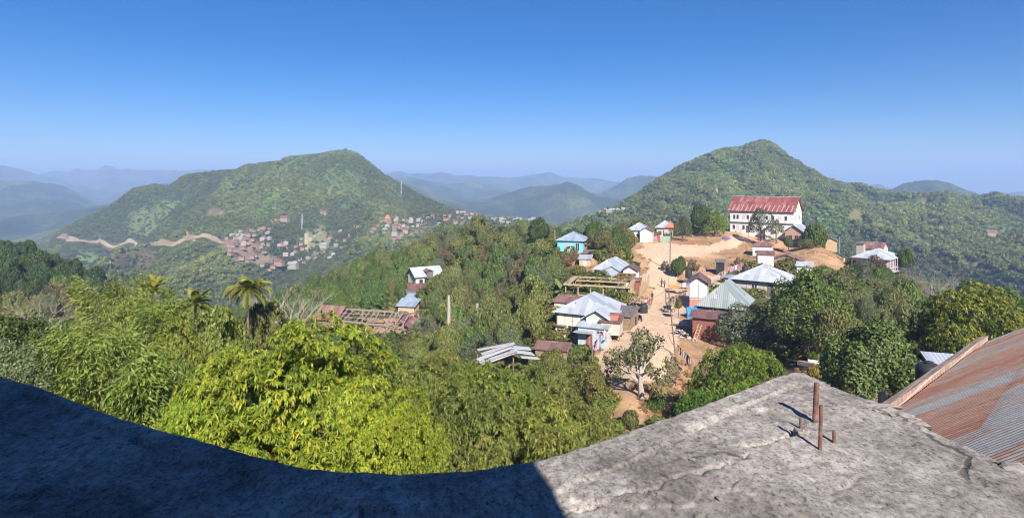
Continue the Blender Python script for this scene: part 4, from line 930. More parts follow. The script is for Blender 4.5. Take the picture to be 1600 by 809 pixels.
# junk drying on the rust shed's roof and the pile by its wall
def pile(name, label, cat, px, py, d, mats, n, sx, sy, sz, seed):
    x, y, z = P(px, py, d); root = empty(name, (x, y, z), R(-26), label, cat); r_ = random.Random(seed); mbs = {k: MB() for k in mats}
    for i in range(n):
        k = r_.choice(mats); a, b_ = r_.gauss(0, sx / 2.4), r_.gauss(0, sy / 2.4); hgt = max(0, sz * (1 - (abs(a) / sx + abs(b_) / sy))) + .03
        q = r_.uniform(0, 6.28); l = r_.uniform(.15, .7); mbs[k].beam((a, b_, hgt), (a + cos(q) * l, b_ + sin(q) * l, hgt + r_.uniform(-.1, .15)), r_.uniform(.08, .35), r_.uniform(.05, .15))
    for k in mats:
        if mbs[k].v: mbs[k].build('scrap', M[k], root)
pile('firewood_pile', 'dark heap of firewood drying on the roof of the rust-red shed', 'firewood', 1116, 502, 89.5, ['dark', 'fascia', 'rust_wall'], 110, 3.2, 0.8, .25, 3)
pile('scrap_heap', 'heap of pale planks, sacks and scrap between pole and rust-red shed', 'scrap heap', 1062, 528, 88, ['old_timber', 'paleframe', 'pinkwood', 'cloth_white', 'rock', 'dark'], 150, 2.0, 1.6, 1.1, 4)
pile('plank_pile', 'low pile of grey boards under the blue tarpaulin', 'planks', 1074, 508, 92, ['old_timber', 'paleframe', 'beige_wall'], 90, 2.2, .8, .5, 15)
pile('rubble_heap', 'heap of boards and rubble behind the two black tanks by the lane', 'scrap heap', 985, 478, 106, ['old_timber', 'timber', 'dark', 'pinkwood', 'rock'], 140, 2.6, 2.4, .7, 6)
pile('stick_pile', 'loose heap of sticks left of the black tanks', 'sticks', 968, 492, 98, ['old_timber', 'pinkwood', 'dark'], 80, 1.6, 1.6, .6, 7)
pile('plank_heap', 'jumble of broken planks below the pinkish roof skeleton', 'planks', 615, 516, 124, ['pinkwood', 'old_timber', 'timber', 'dark'], 150, 4.5, 2.6, .9, 31)
pile('lane_litter', 'low litter of boards along the lane edge by the plank shed', 'scrap heap', 956, 520, 88, ['old_timber', 'dark'], 70, 1.0, 2.6, .3, 32)
pile('brick_heap', 'small heap of reddish bricks at the right lane edge above the fork', 'bricks', 1078, 440, 122, ['rust_wall', 'rock'], 60, 1.2, 1.0, .5, 33)
pile('timber_stack', 'stack of yellowish timber beside the building frame on the lane side', 'timber', 994, 470, 104, ['timber', 'old_timber'], 70, 1.3, 2.2, .6, 34)
# stilt house -----------------------------------------------------------
s, L, D, rf = house('stilt', 'house', 'pale pinkish house on tall concrete stilts over the right-hand drop', 'house', 3.0, 2.0, plain('pinkish_board', (.55, .45, .47), .1, 2), M['roof_white'], 0.9, stilts=1)
posts(s, [(x, y) for x in (0.2, L * .5, L - .2) for y in (0.2, D * .33, D * .66, D - .2)], -5.5, 0, .35, M['concrete_post'], 'stilt')
MB().box(-.3, L + .9, -.3, D + .3, -.2, -0.003).build('floor_plate', M['concrete_post'], s)
for k in range(6): MB().box(L + .7, L + .82, k * D / 5 - .06, k * D / 5 + .06, 0, 2.95).build('veranda_post', M['paleframe'], s)
MB().box(L + .7, L + .82, -.1, D + .1, .9, 1.05).build('rail', M['paleframe'], s)
for k in range(4): opening(s, 'right', 0.9 + k * 2.1, .6, .9, 1.6, D, L, M['paleframe'], M['glass'])
opening(s, 'front', 1.2, .8, 1.0, 1.3, D, L, M['paleframe'], M['glass']); opening(s, 'front', 4.2, .8, 1.0, 1.3, D, L, M['paleframe'], M['glass'])
MB().box(-3.2, -0.5, 1, 1.3, -.4, -.1).build('walkway', M['concrete_post'], s); posts(s, [(-3, 1.2), (-1.2, 1.2)], -2.6, 2.4, .3, M['paleframe'], 'gate_post')
s = small_shed('rusty red-roofed house behind the house on concrete stilts', 1344, 402, 157, -45, 5.0, 5.5, 2.4, 1.5, M['beige_wall'], M['roof_rust'], 'x', name='house', cat='house')
small_shed('slim grey water tower block beside the rusty red roof', 1338, 401, 152, -45, 1.6, 1.6, 3.3, .2, M['concrete_post'], M['fascia'], kind='mono', name='tower_block', cat='tower')

# houses in the wood left of the village ----------------------------------
s, L, D, rf = house('left_house', 'house', 'long white house with dark dormer alone in the wood left of the village', 'house', 2.7, 2.2, M['cream_wall'], M['roof_white'], 0.7, 0, 'x', down=2)
MB().box(L * .38, L * .62, -.75, 1.4, 2.2, 4.1).build('dormer', M['fascia'], s); roof_obj(hip(L * .34, L * .66, -1.1, 2.4, 4.12, .5, .08, 'y', 0), M['roof_brown'], s, 'dormer_roof')
opening(s, 'front', L * .33, 0, 1.1, 2.1, D, L, M['old_timber'], M['dark'], 'door'); opening(s, 'front', 1, .9, .9, 1.1, D, L, M['old_timber'], M['dark'])
small_shed('brown-roofed lean-to stepping down from the long white wood house', 640, 461, 156, 20, 5, 3, 1.4, .8, M['old_timber'], M['roof_brown'], kind='mono')
s = small_shed('ochre mud hut with a shiny blue-grey roof above the earth heap', 622, 493, 144, -12, 4.0, 3.2, 2.4, .9, M['mud_wall'], M['roof_bluegrey'], kind='mono', eave=.5)
small_shed('second little hut with pale blue roof just behind the ochre mud hut', 634, 475, 150, -8, 3.6, 2.4, 1.6, .5, M['old_timber'], M['roof_bluegrey'], kind='mono')
small_shed('third small hut with a worn grey roof up the path from the pale blue roof', 636, 467, 154, 12, 3.4, 2.4, 1.4, .5, M['old_timber'], M['fascia'], kind='mono')
tk = MB(); tk.lathe([(.55, 0), (.6, .1), (.6, 1.0), (.5, 1.15), (.15, 1.2)]); o = tk.build('water_drum', plain('green_plastic', (.02, .25, .10), .1), None, True); o.location = P(627, 494, 142); tag(o, 'green water drum in front of the ochre mud hut', 'drum')

# skeleton of weathered beams (ruin) --------------------------------------
x, y, z = P(520, 520, 128); rn = empty('roof_skeleton', (x, y, z), R(-14), 'pinkish skeleton of bare roof beams and posts behind the bright mango tree', 'building frame')
cq0 = random.Random(12)
def rb_(a, b_, w_=.28, h_=.24): MB().beam(np.array(a) + [cq0.uniform(-.15, .15) for _ in range(3)], np.array(b_) + [cq0.uniform(-.25, .25) for _ in range(3)], w_, h_).build('beam', M['pinkwood'], rn)
LR, DR = 16, 8
for i in range(7): MB().box(i * LR / 6 - .15, i * LR / 6 + .15, -.15, .15, -2, 2.6).build('post', M['pinkwood'], rn); MB().box(i * LR / 6 - .15, i * LR / 6 + .15, DR - .15, DR + .15, -2, 3.2).build('post', M['pinkwood'], rn)
rb_((-.3, 0, 2.7), (LR + .3, 0, 2.2), .35); rb_((-.3, DR, 3.3), (LR, DR, 3.0), .35); rb_((0, DR / 2, 4.4), (LR * .75, DR / 2, 4.2), .35)
for i in range(13):
    u = i * LR / 12.4 + cq0.uniform(-.3, .3);
    if i in (3, 8): continue
    rb_((u, -.6, 2.5 - .03 * i), (u + .15, DR / 2, 4.35), .18, .16); rb_((u, DR + .5, 3.1), (u + .1, DR / 2, 4.35), .18, .16)
for j in (1.2, 2.6): rb_((.2, j, 2.9 + j * .35), (LR * .9, j, 2.7 + j * .35), .14, .12)
rb_((LR * .62, -.5, -.4), (LR * .98, -1.6, 1.0), .4); rb_((LR * .7, 1, 3.4), (LR * 1.02, -2.2, .2), .35)
MB().box(.5, LR - .4, .6, DR - .5, -2.2, -1.4).build('floor_plate', M['pinkwood'], rn)
mb = MB(); mb.add([(LR * .82, DR * .3, 3.2), (LR * 1.12, DR * .1, 1.2), (LR * 1.1, DR * .9, 1.6), (LR * .8, DR * .95, 3.6), (LR * .82, DR * .3, 3.3), (LR * 1.12, DR * .1, 1.3), (LR * 1.1, DR * .9, 1.7), (LR * .8, DR * .95, 3.7)], [(3, 2, 1, 0), (4, 5, 6, 7), (0, 1, 5, 4), (1, 2, 6, 5), (2, 3, 7, 6), (3, 0, 4, 7)]); roof_obj(mb, M['roof_rust'], rn, 'roof_sheet')
x, y, z = P(490, 503, 132); s = small_shed('low house with a rounded rust-red tin roof at the left end of the roof skeleton', 493, 510, 130, -16, 5.0, 6, 1.6, 2.4, M['old_timber'], M['roof_rust'], 'x', name='house', cat='house', eave=.5)
bmz = bmesh.new(); bmesh.ops.create_uvsphere(bmz, u_segments=24, v_segments=12, radius=1)
for v in bmz.verts: v.co = (v.co.x * 3.4, v.co.y * 3.0, max(v.co.z, -.2) * 1.7 * (1 + .1 * float(fbm(v.co.x * 2, v.co.y * 2, 3, 4))))
me = bpy.data.meshes.new('earth_heap'); bmz.to_mesh(me); bmz.free(); me.materials.append(plain('dug_earth', (.58, .34, .19), .2, 2))
o = link('earth_heap', me); o.location = P(650, 516, 130); tag(o, 'mound of freshly dug orange earth below the ochre mud hut', 'earth heap')

# collapsed pale roof ------------------------------------------------------
x, y, z = P(752, 583, 72); cr = empty('collapsed_shed', (x, y, z), R(18), 'collapsed shed with broken pale roof sheets sunk in the bushes', 'shed')
cq = random.Random(8)
for i, (a, b_, l, w_, dz, tl) in enumerate([(0, 0, 4.6, .9, 1.2, .5), (.1, .9, 4.4, .9, 1.5, .45), (.4, 1.8, 4.6, .9, 1.8, .4), (.5, 2.7, 4.0, .8, 2.0, .35), (4.4, 1.0, 2.6, 1.4, 2.2, -.6), (4.6, 2.3, 2.4, 1.4, 2.3, -.5), (5.4, .3, 2.0, .9, 1.4, -.3)]):
    mb = MB(); mb.beam((a + cq.uniform(-.4, .4), b_, dz + cq.uniform(-.2, .1)), (a + l * .94, b_ + cq.uniform(-.6, .6), dz + l * tl * .55 + cq.uniform(-.3, .2)), w_, .05); o = mb.build('roof_sheet', M['roof_white'] if i in (1, 4, 5, 6) else plain('worn_sheet', (.45, .40, .42), .25, 2), cr)
for (a, b_) in ((0, 0), (4, .2), (0.2, 2.8), (4.3, 2.8)): MB().box(a, a + .14, b_, b_ + .14, -2, 1.4).build('post', M['old_timber'], cr)
MB().beam((-.1, -.4, 1.1), (4.4, -.5, 2.3), .12, .14).build('ridge_pole', M['paleframe'], cr)

# the neighbour's rusty roof at the right ------------------------------------
nb = empty('neighbour_building', (7, 11, -13), 0, 'building with a big rust-streaked corrugated roof and brick parapet at the right edge', 'building')
A_ = P(1392, 646, 9.0); B_ = P(1545, 533, 14.0); D_ = P(1600, 580, 9.8)
e1 = B_ - A_; e2 = D_ - A_; nn_ = np.cross(e2, e1); nn_ = nn_ / np.linalg.norm(nn_)
e2u = e2 / np.linalg.norm(e2); e1u = e1 / np.linalg.norm(e1)
def ray_plane(px, py):
    r_ = P(px, py, 1.0); return r_ * ((A_ @ nn_) / (r_ @ nn_))
far_dir = ray_plane(1602, 511) - B_; far_dir /= np.linalg.norm(far_dir)
a0 = A_ - e1u * 7.5; NU, NV_ = 420, 90
def rpt(u, v):       # u 0..1 along the sheet run, v 0..1 along the brick edge
    s0 = a0 + (B_ - a0) * v; s1 = a0 + e2u * 16 + (B_ + far_dir * 17 - a0 - e2u * 16) * v
    return s0 + (s1 - s0) * u
us = np.linspace(0, 1, 60); vs_ = np.linspace(0, 1, 900)
Vr = np.array([[rpt(u, v) for u in us] for v in vs_]); lv = np.linalg.norm(B_ - a0) * vs_
rib = 0.018 * np.abs(np.sin(lv * pi / 0.13)) ** 0.7
seam = 0.008 * (np.floor(us * 16 / 3.3) % 2)
sag = 0.02 * fbm(np.repeat(lv[:, None] * .7, 60, 1), np.repeat(us[None] * 9, 900, 0), 3, 5)
Vr = Vr + nn_ * (rib[:, None, None] + sag[..., None] + seam[None, :, None])
io = (np.arange(899)[:, None] * 60 + np.arange(59)[None, :]).ravel()
me = npmesh('roof', Vr.reshape(-1, 3) - np.array([7, 11, -13]), [np.stack([io, io + 1, io + 61, io + 60], -1)], None, None, True)
uv = me.uv_layers.new(name='UVMap'); li = np.zeros(len(me.loops), np.int32); me.loops.foreach_get('vertex_index', li)
uu = np.stack([np.repeat(us[None] * 16, 900, 0), np.repeat(lv[:, None], 60, 1)], -1).reshape(-1, 2)[li]; uv.data.foreach_set('uv', uu.astype(np.float32).ravel())
m, t, b = newmat('rusty_corrugated')
tc = nd(t, 'ShaderNodeTexCoord'); sx = nd(t, 'ShaderNodeSeparateXYZ'); t.links.new(tc.outputs['UV'], sx.inputs[0])
def cell(sock, size):
    a_ = nd(t, 'ShaderNodeMath', operation='DIVIDE'); a_.inputs[1].default_value = size; t.links.new(sock, a_.inputs[0])
    f_ = nd(t, 'ShaderNodeMath', operation='FLOOR'); t.links.new(a_.outputs[0], f_.inputs[0]); return f_.outputs[0]
cb = nd(t, 'ShaderNodeCombineXYZ'); t.links.new(cell(sx.outputs[0], 3.3), cb.inputs[0]); t.links.new(cell(sx.outputs[1], 0.76), cb.inputs[1])
wn = nd(t, 'ShaderNodeTexWhiteNoise'); t.links.new(cb.outputs[0], wn.inputs[0])
mp = nd(t, 'ShaderNodeMapping'); mp.inputs['Scale'].default_value = (0.55, 4.2, 1); t.links.new(tc.outputs['UV'], mp.inputs[0])
n3 = nd(t, 'ShaderNodeTexNoise'); n3.inputs['Scale'].default_value = 1.3; n3.inputs['Detail'].default_value = 9; n3.inputs['Roughness'].default_value = 0.72; t.links.new(mp.outputs[0], n3.inputs[0])
amt = nd(t, 'ShaderNodeMapRange'); amt.inputs[1].default_value = 3.2; amt.inputs[2].default_value = 3.4; amt.inputs[3].default_value = .34; amt.inputs[4].default_value = .22; t.links.new(sx.outputs[0], amt.inputs[0])
ad = nd(t, 'ShaderNodeMath', operation='MULTIPLY_ADD'); t.links.new(amt.outputs[0], ad.inputs[1]); t.links.new(wn.outputs['Value'], ad.inputs[0]); t.links.new(n3.outputs['Fac'], ad.inputs[2])
c = ramp(t, ad.outputs[0], [(0.44, (0.185, 0.188, 0.205)), (0.57, (0.20, 0.195, 0.195)), (0.66, (0.21, 0.15, 0.125)), (0.80, (0.22, 0.115, 0.08)), (0.94, (0.18, 0.07, 0.05))]).outputs[0]
sp = ramp(t, noise(t, 9, 6, .7), [(.3, (.75, .75, .75)), (.7, (1.15, 1.15, 1.15))]).outputs[0]
c = mixc(t, 1, c, sp, 'MULTIPLY'); t.links.new(c, b.inputs['Base Color']); b.inputs['Roughness'].default_value = .6
me.materials.append(m); link('roof', me, nb)
def brick_tex():
    m, t, b = newmat('brick_parapet'); tc = nd(t, 'ShaderNodeTexCoord'); br = nd(t, 'ShaderNodeTexBrick'); br.inputs['Scale'].default_value = 2.6
    br.inputs['Color1'].default_value = (.36, .20, .15, 1); br.inputs['Color2'].default_value = (.42, .28, .22, 1); br.inputs['Mortar'].default_value = (.50, .43, .37, 1); br.inputs['Mortar Size'].default_value = .03
    t.links.new(tc.outputs['UV'], br.inputs[0]); t.links.new(mixc(t, 1, br.outputs[0], ramp(t, noise(t, 6, 5), [(.3, (.7, .7, .7)), (.7, (1.15, 1.15, 1.15))]).outputs[0], 'MULTIPLY'), b.inputs['Base Color']); return m
left = np.cross(nn_, e1u); left = left / np.linalg.norm(left); left = -left if left @ e2u > 0 else left
p0 = a0 + left * .02 + nn_ * .10 - np.array([7, 11, -13]); p1 = B_ + left * .02 + nn_ * .10 + e1u * .25 - np.array([7, 11, -13])
pr_ = left * .17; dn = np.array([0, 0, -.30])
mb = MB(); mb.add([p0 + dn, p1 + dn, p1 + pr_ + dn, p0 + pr_ + dn, p0, p1, p1 + pr_, p0 + pr_], [(3, 2, 1, 0), (4, 5, 6, 7), (0, 1, 5, 4), (1, 2, 6, 5), (2, 3, 7, 6), (3, 0, 4, 7)])
me = mb.mesh('parapet'); me.materials.append(brick_tex())
uv = me.uv_layers.new(name='UVMap')
for p in me.polygons:
    for q in p.loop_indices:
        co = np.array(me.vertices[me.loops[q].vertex_index].co); uv.data[q].uv = (float(co @ e1u), float(co @ left + co[2]))
link('parapet', me, nb)
cs = [rpt(0, 0), rpt(1, 0), rpt(1, 1), rpt(0, 1)]; off = np.array([7, 11, -13])
vw = [c_ - off - np.array([0, 0, .05]) for c_ in cs] + [np.array((c_[0] - 7, c_[1] - 11, -2)) for c_ in cs]
MB().add(vw, [(0, 4, 5, 1), (1, 5, 6, 2), (2, 6, 7, 3), (3, 7, 4, 0)]).build('wall', M['mud_wall'], nb)

# ------------------------------------------------------------------ trees one can name
def hero(label, kind, px, py, d, wpx, height, top, name='tree', cat='tree', trunk=None, crown_h=None, tint=None, group=None, rot=None):
    """tree centred at pixel column px, d metres off, crown top at row 'top'"""
    x = (px - 800) / F * d; zt = -(top - HY) / F * d; zg = float(H(x, d)); h = max(zt - zg, 1.5)
    return tree(label, kind, x, d, wpx / F * d, h, name, cat, group, crown_h=min(crown_h or height, h * .93, wpx / F * d * 1.08), trunk=trunk, tint=tint, rot=rot)
hero('huge yellow-green mango tree with drooping leaves just beyond the roof terrace', 'mango', 462, 0, 18.5, 445, 5.6, 490, 'mango_tree', 'mango tree', rot=0.4)
hero('yellow-green mango bough mass right of and lower than the huge mango', 'mango', 614, 0, 15.5, 180, 2.6, 606, 'mango_tree', 'mango tree', rot=2.1)
hero('yellow-green mango bough mass left of and lower than the huge mango', 'mango', 312, 0, 16.5, 180, 2.8, 598, 'mango_tree', 'mango tree', rot=4.0)
for i, (px, d, wpx, top, kind, lab) in enumerate([
    (725, 25, 190, 590, 'mango_dark_a', 'olive mango tree directly right of the bright mango, edging the terrace'),
    (840, 26, 190, 622, 'mango_dark_b', 'olive narrow-leaved mango above the terrace where its shade ends'),
    (755, 34, 170, 560, 'mango_dark_b', 'olive mango tree just in front of the collapsed pale roof'),
    (880, 33, 150, 600, 'mango_dark_a', 'olive mango tree between collapsed roof and sandy bank'),
    (680, 40, 150, 548, 'mango_dark_b', 'olive tree behind the right shoulder of the bright mango'),
    (760, 18, 150, 690, 'mango_dark_a', 'lowest olive mango whose leaves touch the shaded terrace edge'),
    (880, 21, 170, 662, 'mango_dark_b', 'olive mango touching the sunlit start of the terrace edge'),
    (905, 42, 80, 640, 'mango_dark_a', 'small olive mango at the foot of the sandy bank'),
    (820, 44, 150, 572, 'mango_dark_a', 'broad olive tree half hiding the collapsed pale roof'),
    (640, 26, 120, 560, 'mango_dark_a', 'olive mango peeping over the bright mango from behind')]):
    hero(lab, kind, px, 0, d, wpx, 3.6, top, 'mango_tree', 'mango tree')
hero('rounded bright green mango tree at the right of the sandy lane', 'mango_mid', 1160, 0, 52, 150, 5.8, 540, 'mango_tree', 'mango tree')
hero('smaller leafy mango in shade below the rounded bright mango', 'mango_mid', 1098, 0, 45, 90, 3.2, 612, 'mango_tree', 'mango tree', tint=(.75, .85, .9))  # its shade is mixed into the leaf tint
hero('second low mango by the terrace corner below the rounded bright mango', 'mango_mid', 1175, 0, 40, 110, 3.4, 596, 'mango_tree', 'mango tree')
hero('big dark dense tree standing before the beige hipped-roof house', 'dense', 1262, 0, 76, 126, 99, 416, cat='tree', tint=(1.3, 1.3, 1.2))
hero('grey-green tree with thin foliage left of the big dark dense tree', 'grey', 1168, 0, 84, 100, 99, 474)
hero('leafy mid-green tree shading the orange yard next to the terrace corner', 'dense_b', 1362, 0, 46, 150, 99, 496, tint=(1.35, 1.3, 1.2))
hero('olive shrubby tree between dark dense tree and yard tree', 'olive_a', 1305, 0, 66, 80, 5, 478)
hero('wide yellow-topped mango tree standing above the rusty roof', 'mango_right', 1535, 0, 52, 190, 7.0, 447, 'mango_tree', 'mango tree')
hero('dark shaded mango crown left of the wide yellow-topped mango', 'mango_right', 1462, 0, 56, 105, 6.5, 470, 'mango_tree', 'mango tree', tint=(.5, .62, .6))  # stands for the mango's shaded left side; shade put into the tint
hero('dark leafy tree rising behind the wide yellow-topped mango', 'dense', 1545, 0, 70, 130, 6, 440)
hero('pale-barked half-bare tree on the sandy bank with forked white trunk', 'sparse', 1002, 0, 60, 130, 5.2, 520, trunk=PALETR)
hero('sparse drying tree with yellowish leaves beside the pale-barked tree', 'olive_b', 928, 0, 60, 48, 4.0, 575, tint=(1.35, 1.2, .9))
for px, d, w_, top, kind, lab, tint in [
    (1096, 182, 32, 318, 'green_a', 'tall dark tree left in the pair on the church hilltop', (.8, .85, .9)),
    (1117, 177, 40, 330, 'bright', 'vivid green tree right in the pair on the church hilltop', None),
    (1067, 172, 30, 338, 'grey', 'dull grey-green tree leaning over the faded red roof on the hilltop', (.85, .9, .8)),
    (1190, 166, 42, 325, 'grey', 'tall grey-green tree standing right in front of the church', None),
    (1214, 168, 24, 342, 'sparse', 'thin tree beside the tall grey-green tree before the church porch', None),
    (1274, 160, 40, 349, 'green_c', 'leafy green tree right of the brick cottage', None),
    (1258, 157, 26, 372, 'olive_a', 'low dark tree at the foot of the leafy tree by the brick cottage', (.8, .85, .8)),
    (1232, 159, 15, 369, 'shrub_green', 'round bush in front of the brick cottage', None),
    (1060, 134, 26, 400, 'green_b', 'round green tree casting a black shadow in the middle of the lane fork', None),
    (968, 168, 28, 352, 'bright', 'bright green tree left of the white hipped house', (.85, .9, 1)),
    (945, 170, 32, 356, 'green_c', 'olive green tree behind the brown wing roof of the turquoise house', None),
    (842, 175, 38, 340, 'green_a', 'tall dark tree left of the turquoise house', (.7, .8, .8)),
    (858, 165, 30, 372, 'mango_mid', 'yellow-green tree touching the left wall of the turquoise house', None),
    (826, 180, 24, 372, 'bright', 'yellowish tree left of the tall dark tree by the turquoise house', (1.2, 1, 1)),
    (930, 146, 26, 392, 'olive_b', 'scrubby grey tree below the brown wing roof', None),
    (1368, 140, 40, 398, 'brown', 'half-dry brownish tree in front of the house on concrete stilts', None),
    (1416, 146, 28, 388, 'green_c', 'layered green tree right of the house on concrete stilts', (.8, .9, .9)),
    (1398, 138, 36, 430, 'grey', 'grey-green tree below the house on concrete stilts', None),
    (1060, 97, 14, 466, 'shrub', 'olive bush left of the tall narrow shed', (1.2, 1.2, 1)),
    (1010, 72, 20, 612, 'shrub', 'thin bush right of the pale-barked tree', None)]:
    hero(lab, kind, px, 0, d, w_, 7, top, cat='tree' if 'bush' not in lab else 'bush', name='tree' if 'bush' not in lab else 'bush', tint=tint)

def bush(label, kind, px, py, d, wpx, h, tint=None, group=None):
    x, y, z = P(px, py, d); z = float(H(x, y)); r_ = empty('bush', (x, y, z - .05), trng.uniform(0, 6), label, 'bush', group)
    c = link('crown', CR[kind], r_); c.scale = (wpx / F * d / 2, wpx / F * d / 2, h); v = trng.uniform(.85, 1.15); tt = tint or (1, 1, 1); c.color = (tt[0] * v, tt[1] * v, tt[2] * v, 1)
    st = link('stem', TR['a'], r_); st.scale = (h * .8, h * .8, h * .75)
for px, d, w_, top, kind, lab, tint in [(345, 36, 95, 478, 'olive_b', 'yellowish leafy tree between the two taller palms, over the huge mango', (1.25, 1.3, .9)), (275, 34, 90, 492, 'mango_dark_a', 'leafy olive tree at the foot of the shorter palm', (1.1, 1.15, .9)),
    (415, 50, 80, 470, 'olive_b', 'thin olive tree right of the fan-headed palm', (1.2, 1.15, .9)), (232, 44, 90, 462, 'mango_dark_b', 'leafy olive tree under the tufted young palm', (1.15, 1.25, .9)), (330, 55, 90, 486, 'olive_a', 'olive tree behind the gap of the two taller palms', (1.1, 1.1, 1)),
    (290, 25, 110, 560, 'mango_dark_b', 'dark leafy tree at the left flank of the huge mango', (.9, 1, .85)), (35, 30, 150, 490, 'dense', 'large dark round tree at the left edge above the terrace corner', (.85, .9, .8)), (15, 24, 110, 530, 'grey', 'greyish shrubby tree touching the terrace at the left edge', (1.2, 1.2, 1.1))]:
    hero(lab, kind, px, 0, d, w_, 99, top, tint=tint)
bush('round dark bush nearest the terrace at the foot of the sandy bank', 'shrub', 985, 664, 53, 33, 1.7)
bush('round green bush in the shade right of the pale-barked tree', 'shrub_green', 1024, 642, 58, 30, 1.8)
bush('bright tufted bush at the terrace edge below the two round bushes', 'shrub', 1010, 678, 50, 26, 1.0, (1.8, 1.7, 1))
bush('leafy bush squeezed between the terrace and the shaded mango', 'shrub_green', 1045, 668, 47, 40, 1.6)
bush('small green bush on the red bank left of the sports field', 'shrub_green', 979, 404, 150, 16, 2.6, (1.2, 1.2, 1))
bush('dry bush beside the round green tree at the lane fork', 'brown', 1083, 412, 138, 20, 2.6)
bush('small dry bush alone on the bank above the fence', 'brown', 1153, 411, 140, 13, 2.0)
bush('brownish bush by the round green tree, left side', 'brown', 1040, 414, 139, 15, 2.2)
bush('dry yellow bush under the yard trees by the orange ground', 'shrub', 1275, 583, 60, 24, 1.3, (1.8, 1.3, .8))
bush('green bush hanging over the orange yard', 'shrub_green', 1305, 582, 57, 30, 1.8)
bush('reddish dry bush below the turquoise house', 'brown', 884, 420, 142, 24, 2.6, (1.4, .9, .8))
bush('pale dry bush left of the grey shack under the turquoise house', 'brown', 897, 410, 145, 16, 2.2, (1.5, 1.3, 1.2))
bush('dark bush at the rear corner of the white hipped house', 'shrub_green', 1044, 378, 172, 14, 2.0)

# palms, banana, bamboo, bare trees -------------------------------------------
def frond(mb_v, mb_f, base, a, el, L, w_, n=14, leaflet=.35, droop=1.0, rng=random):
    d = np.array([cos(a) * cos(el), sin(a) * cos(el), sin(el)]); p = np.array(base, float); side = np.array([-sin(a), cos(a), 0])
    for k in range(n):
        nx = p + d * L / n; f = k / n; ll = leaflet * (1 - .55 * abs(f - .35)) * L
        for s in (-1, 1):
            tip = p + side * s * ll * .62 + d * ll * .6 + np.array([0, 0, -ll * .35 * (f + .3)]); b0 = len(mb_v); wv = d * w_
            mb_v += [p - wv, p + wv * 1.0, (p + tip) / 2 + wv * .9 + np.array([0, 0, .04]), tip]; mb_f.append((b0, b0 + 1, b0 + 2, b0 + 3))
        p = nx; d = d + np.array([0, 0, -1.0]) * droop / n * (0.6 + f * 1.2); d /= np.linalg.norm(d)
def palm(label, px, top, d, hcrown, L, nf, stiff, seed, hmax=14, tint=(1, 1, 1)):
    rng = random.Random(seed); x, y, zt = P(px, top, d); zg = float(H(x, y)); h = max(2.5, min(zt - zg - L * .75, hmax)); zb = zt - L * .75 - h
    root = empty('palm_tree', (x, y, max(zb, zg)), 0, label, 'palm'); h = zt - L * .75 - max(zb, zg)
    MB().tube([(0, 0, -.4), (.1, 0, h * .5), (.05, 0, h)], [.15, .11, .09], 8).build('trunk', M['bark'], root)
    vs, fs = [], []
    for i in range(nf): frond(vs, fs, (.05, 0, h), 2 * pi * i / nf * 2.4, rng.uniform(stiff - .75, stiff + .85), L * rng.uniform(.75, 1.1), .06 * L / 2, 16, .42, rng.uniform(.9, 1.6), rng)
    c0 = np.array([(.165, .19, .045)]) * np.array(tint); cols = np.repeat(np.array([rng.uniform(.6, 1.3) for _ in fs])[:, None], 4, 1).reshape(-1, 1) * c0
    link('fronds', npmesh('fronds', np.array(vs), [np.array(fs)], cols, M['leaf']), root)
palm('tall fan-headed palm above the left end of the huge mango', 386, 424, 46, 0, 1.75, 40, .35, 1, tint=(1.2, 1.1, .9))
palm('shorter palm left of the fan-headed palm with drooping fronds', 304, 452, 44, 0, 1.5, 32, .35, 2, tint=(1.1, 1.1, .9))
palm('tufted young palm furthest left, showing as an upright yellow spray', 238, 436, 50, 0, 1.5, 22, .9, 3, tint=(1.25, 1.15, .6))
palm('small yellow palm in the wooded hump behind the village houses', 785, 380, 190, 0, 3.0, 22, .5, 4, tint=(1.7, 1.5, .7))
palm('second small palm low in the wood left of the village', 600, 478, 150, 0, 2.2, 12, .9, 6, tint=(1.1, 1.3, .8))
def blade_plant(name, label, cat, px, py, d, n, L, w_, seed, tint, up=.9):
    rng = random.Random(seed); x, y, z = P(px, py, d); z = float(H(x, y)); root = empty(name, (x, y, z), 0, label, cat); vs, fs = [], []
    for i in range(n):
        a = 2.4 * i; e = rng.uniform(up - .4, up + .45); p = np.array([0, 0, L * .35]); dd = np.array([cos(a) * cos(e), sin(a) * cos(e), sin(e)]); s = np.array([-sin(a), cos(a), 0]) * w_; pr = None
        for k in range(6):
            ww = s * (0.4 + 1.2 * math.sin(pi * (k + .6) / 6.4)); b0 = len(vs); vs += [p - ww, p + ww]
            if pr is not None: fs.append((pr, pr + 1, b0 + 1, b0))
            pr = b0; p = p + dd * L / 5; dd = dd + np.array([0, 0, -.28]); dd /= np.linalg.norm(dd)
    link('leaves', npmesh('leaves', np.array(vs), [np.array(fs)], np.tile(np.array(tint), (len(vs), 1)), M['leaf']), root)
    MB().tube([(0, 0, -.2), (0, 0, L * .25), (0, 0, L * .5)], [.14, .12, .06]).build('stem', M['bark'], root)
blade_plant('banana_plant', 'banana plant with pale upright leaves at the left corner of the timber frame', 'banana plant', 878, 462, 113, 9, 3.2, .32, 2, (.20, .26, .08))
blade_plant('banana_plant', 'lone banana plant in the wood just above the roof skeleton', 'banana plant', 601, 488, 148, 8, 2.8, .3, 3, (.18, .24, .05))
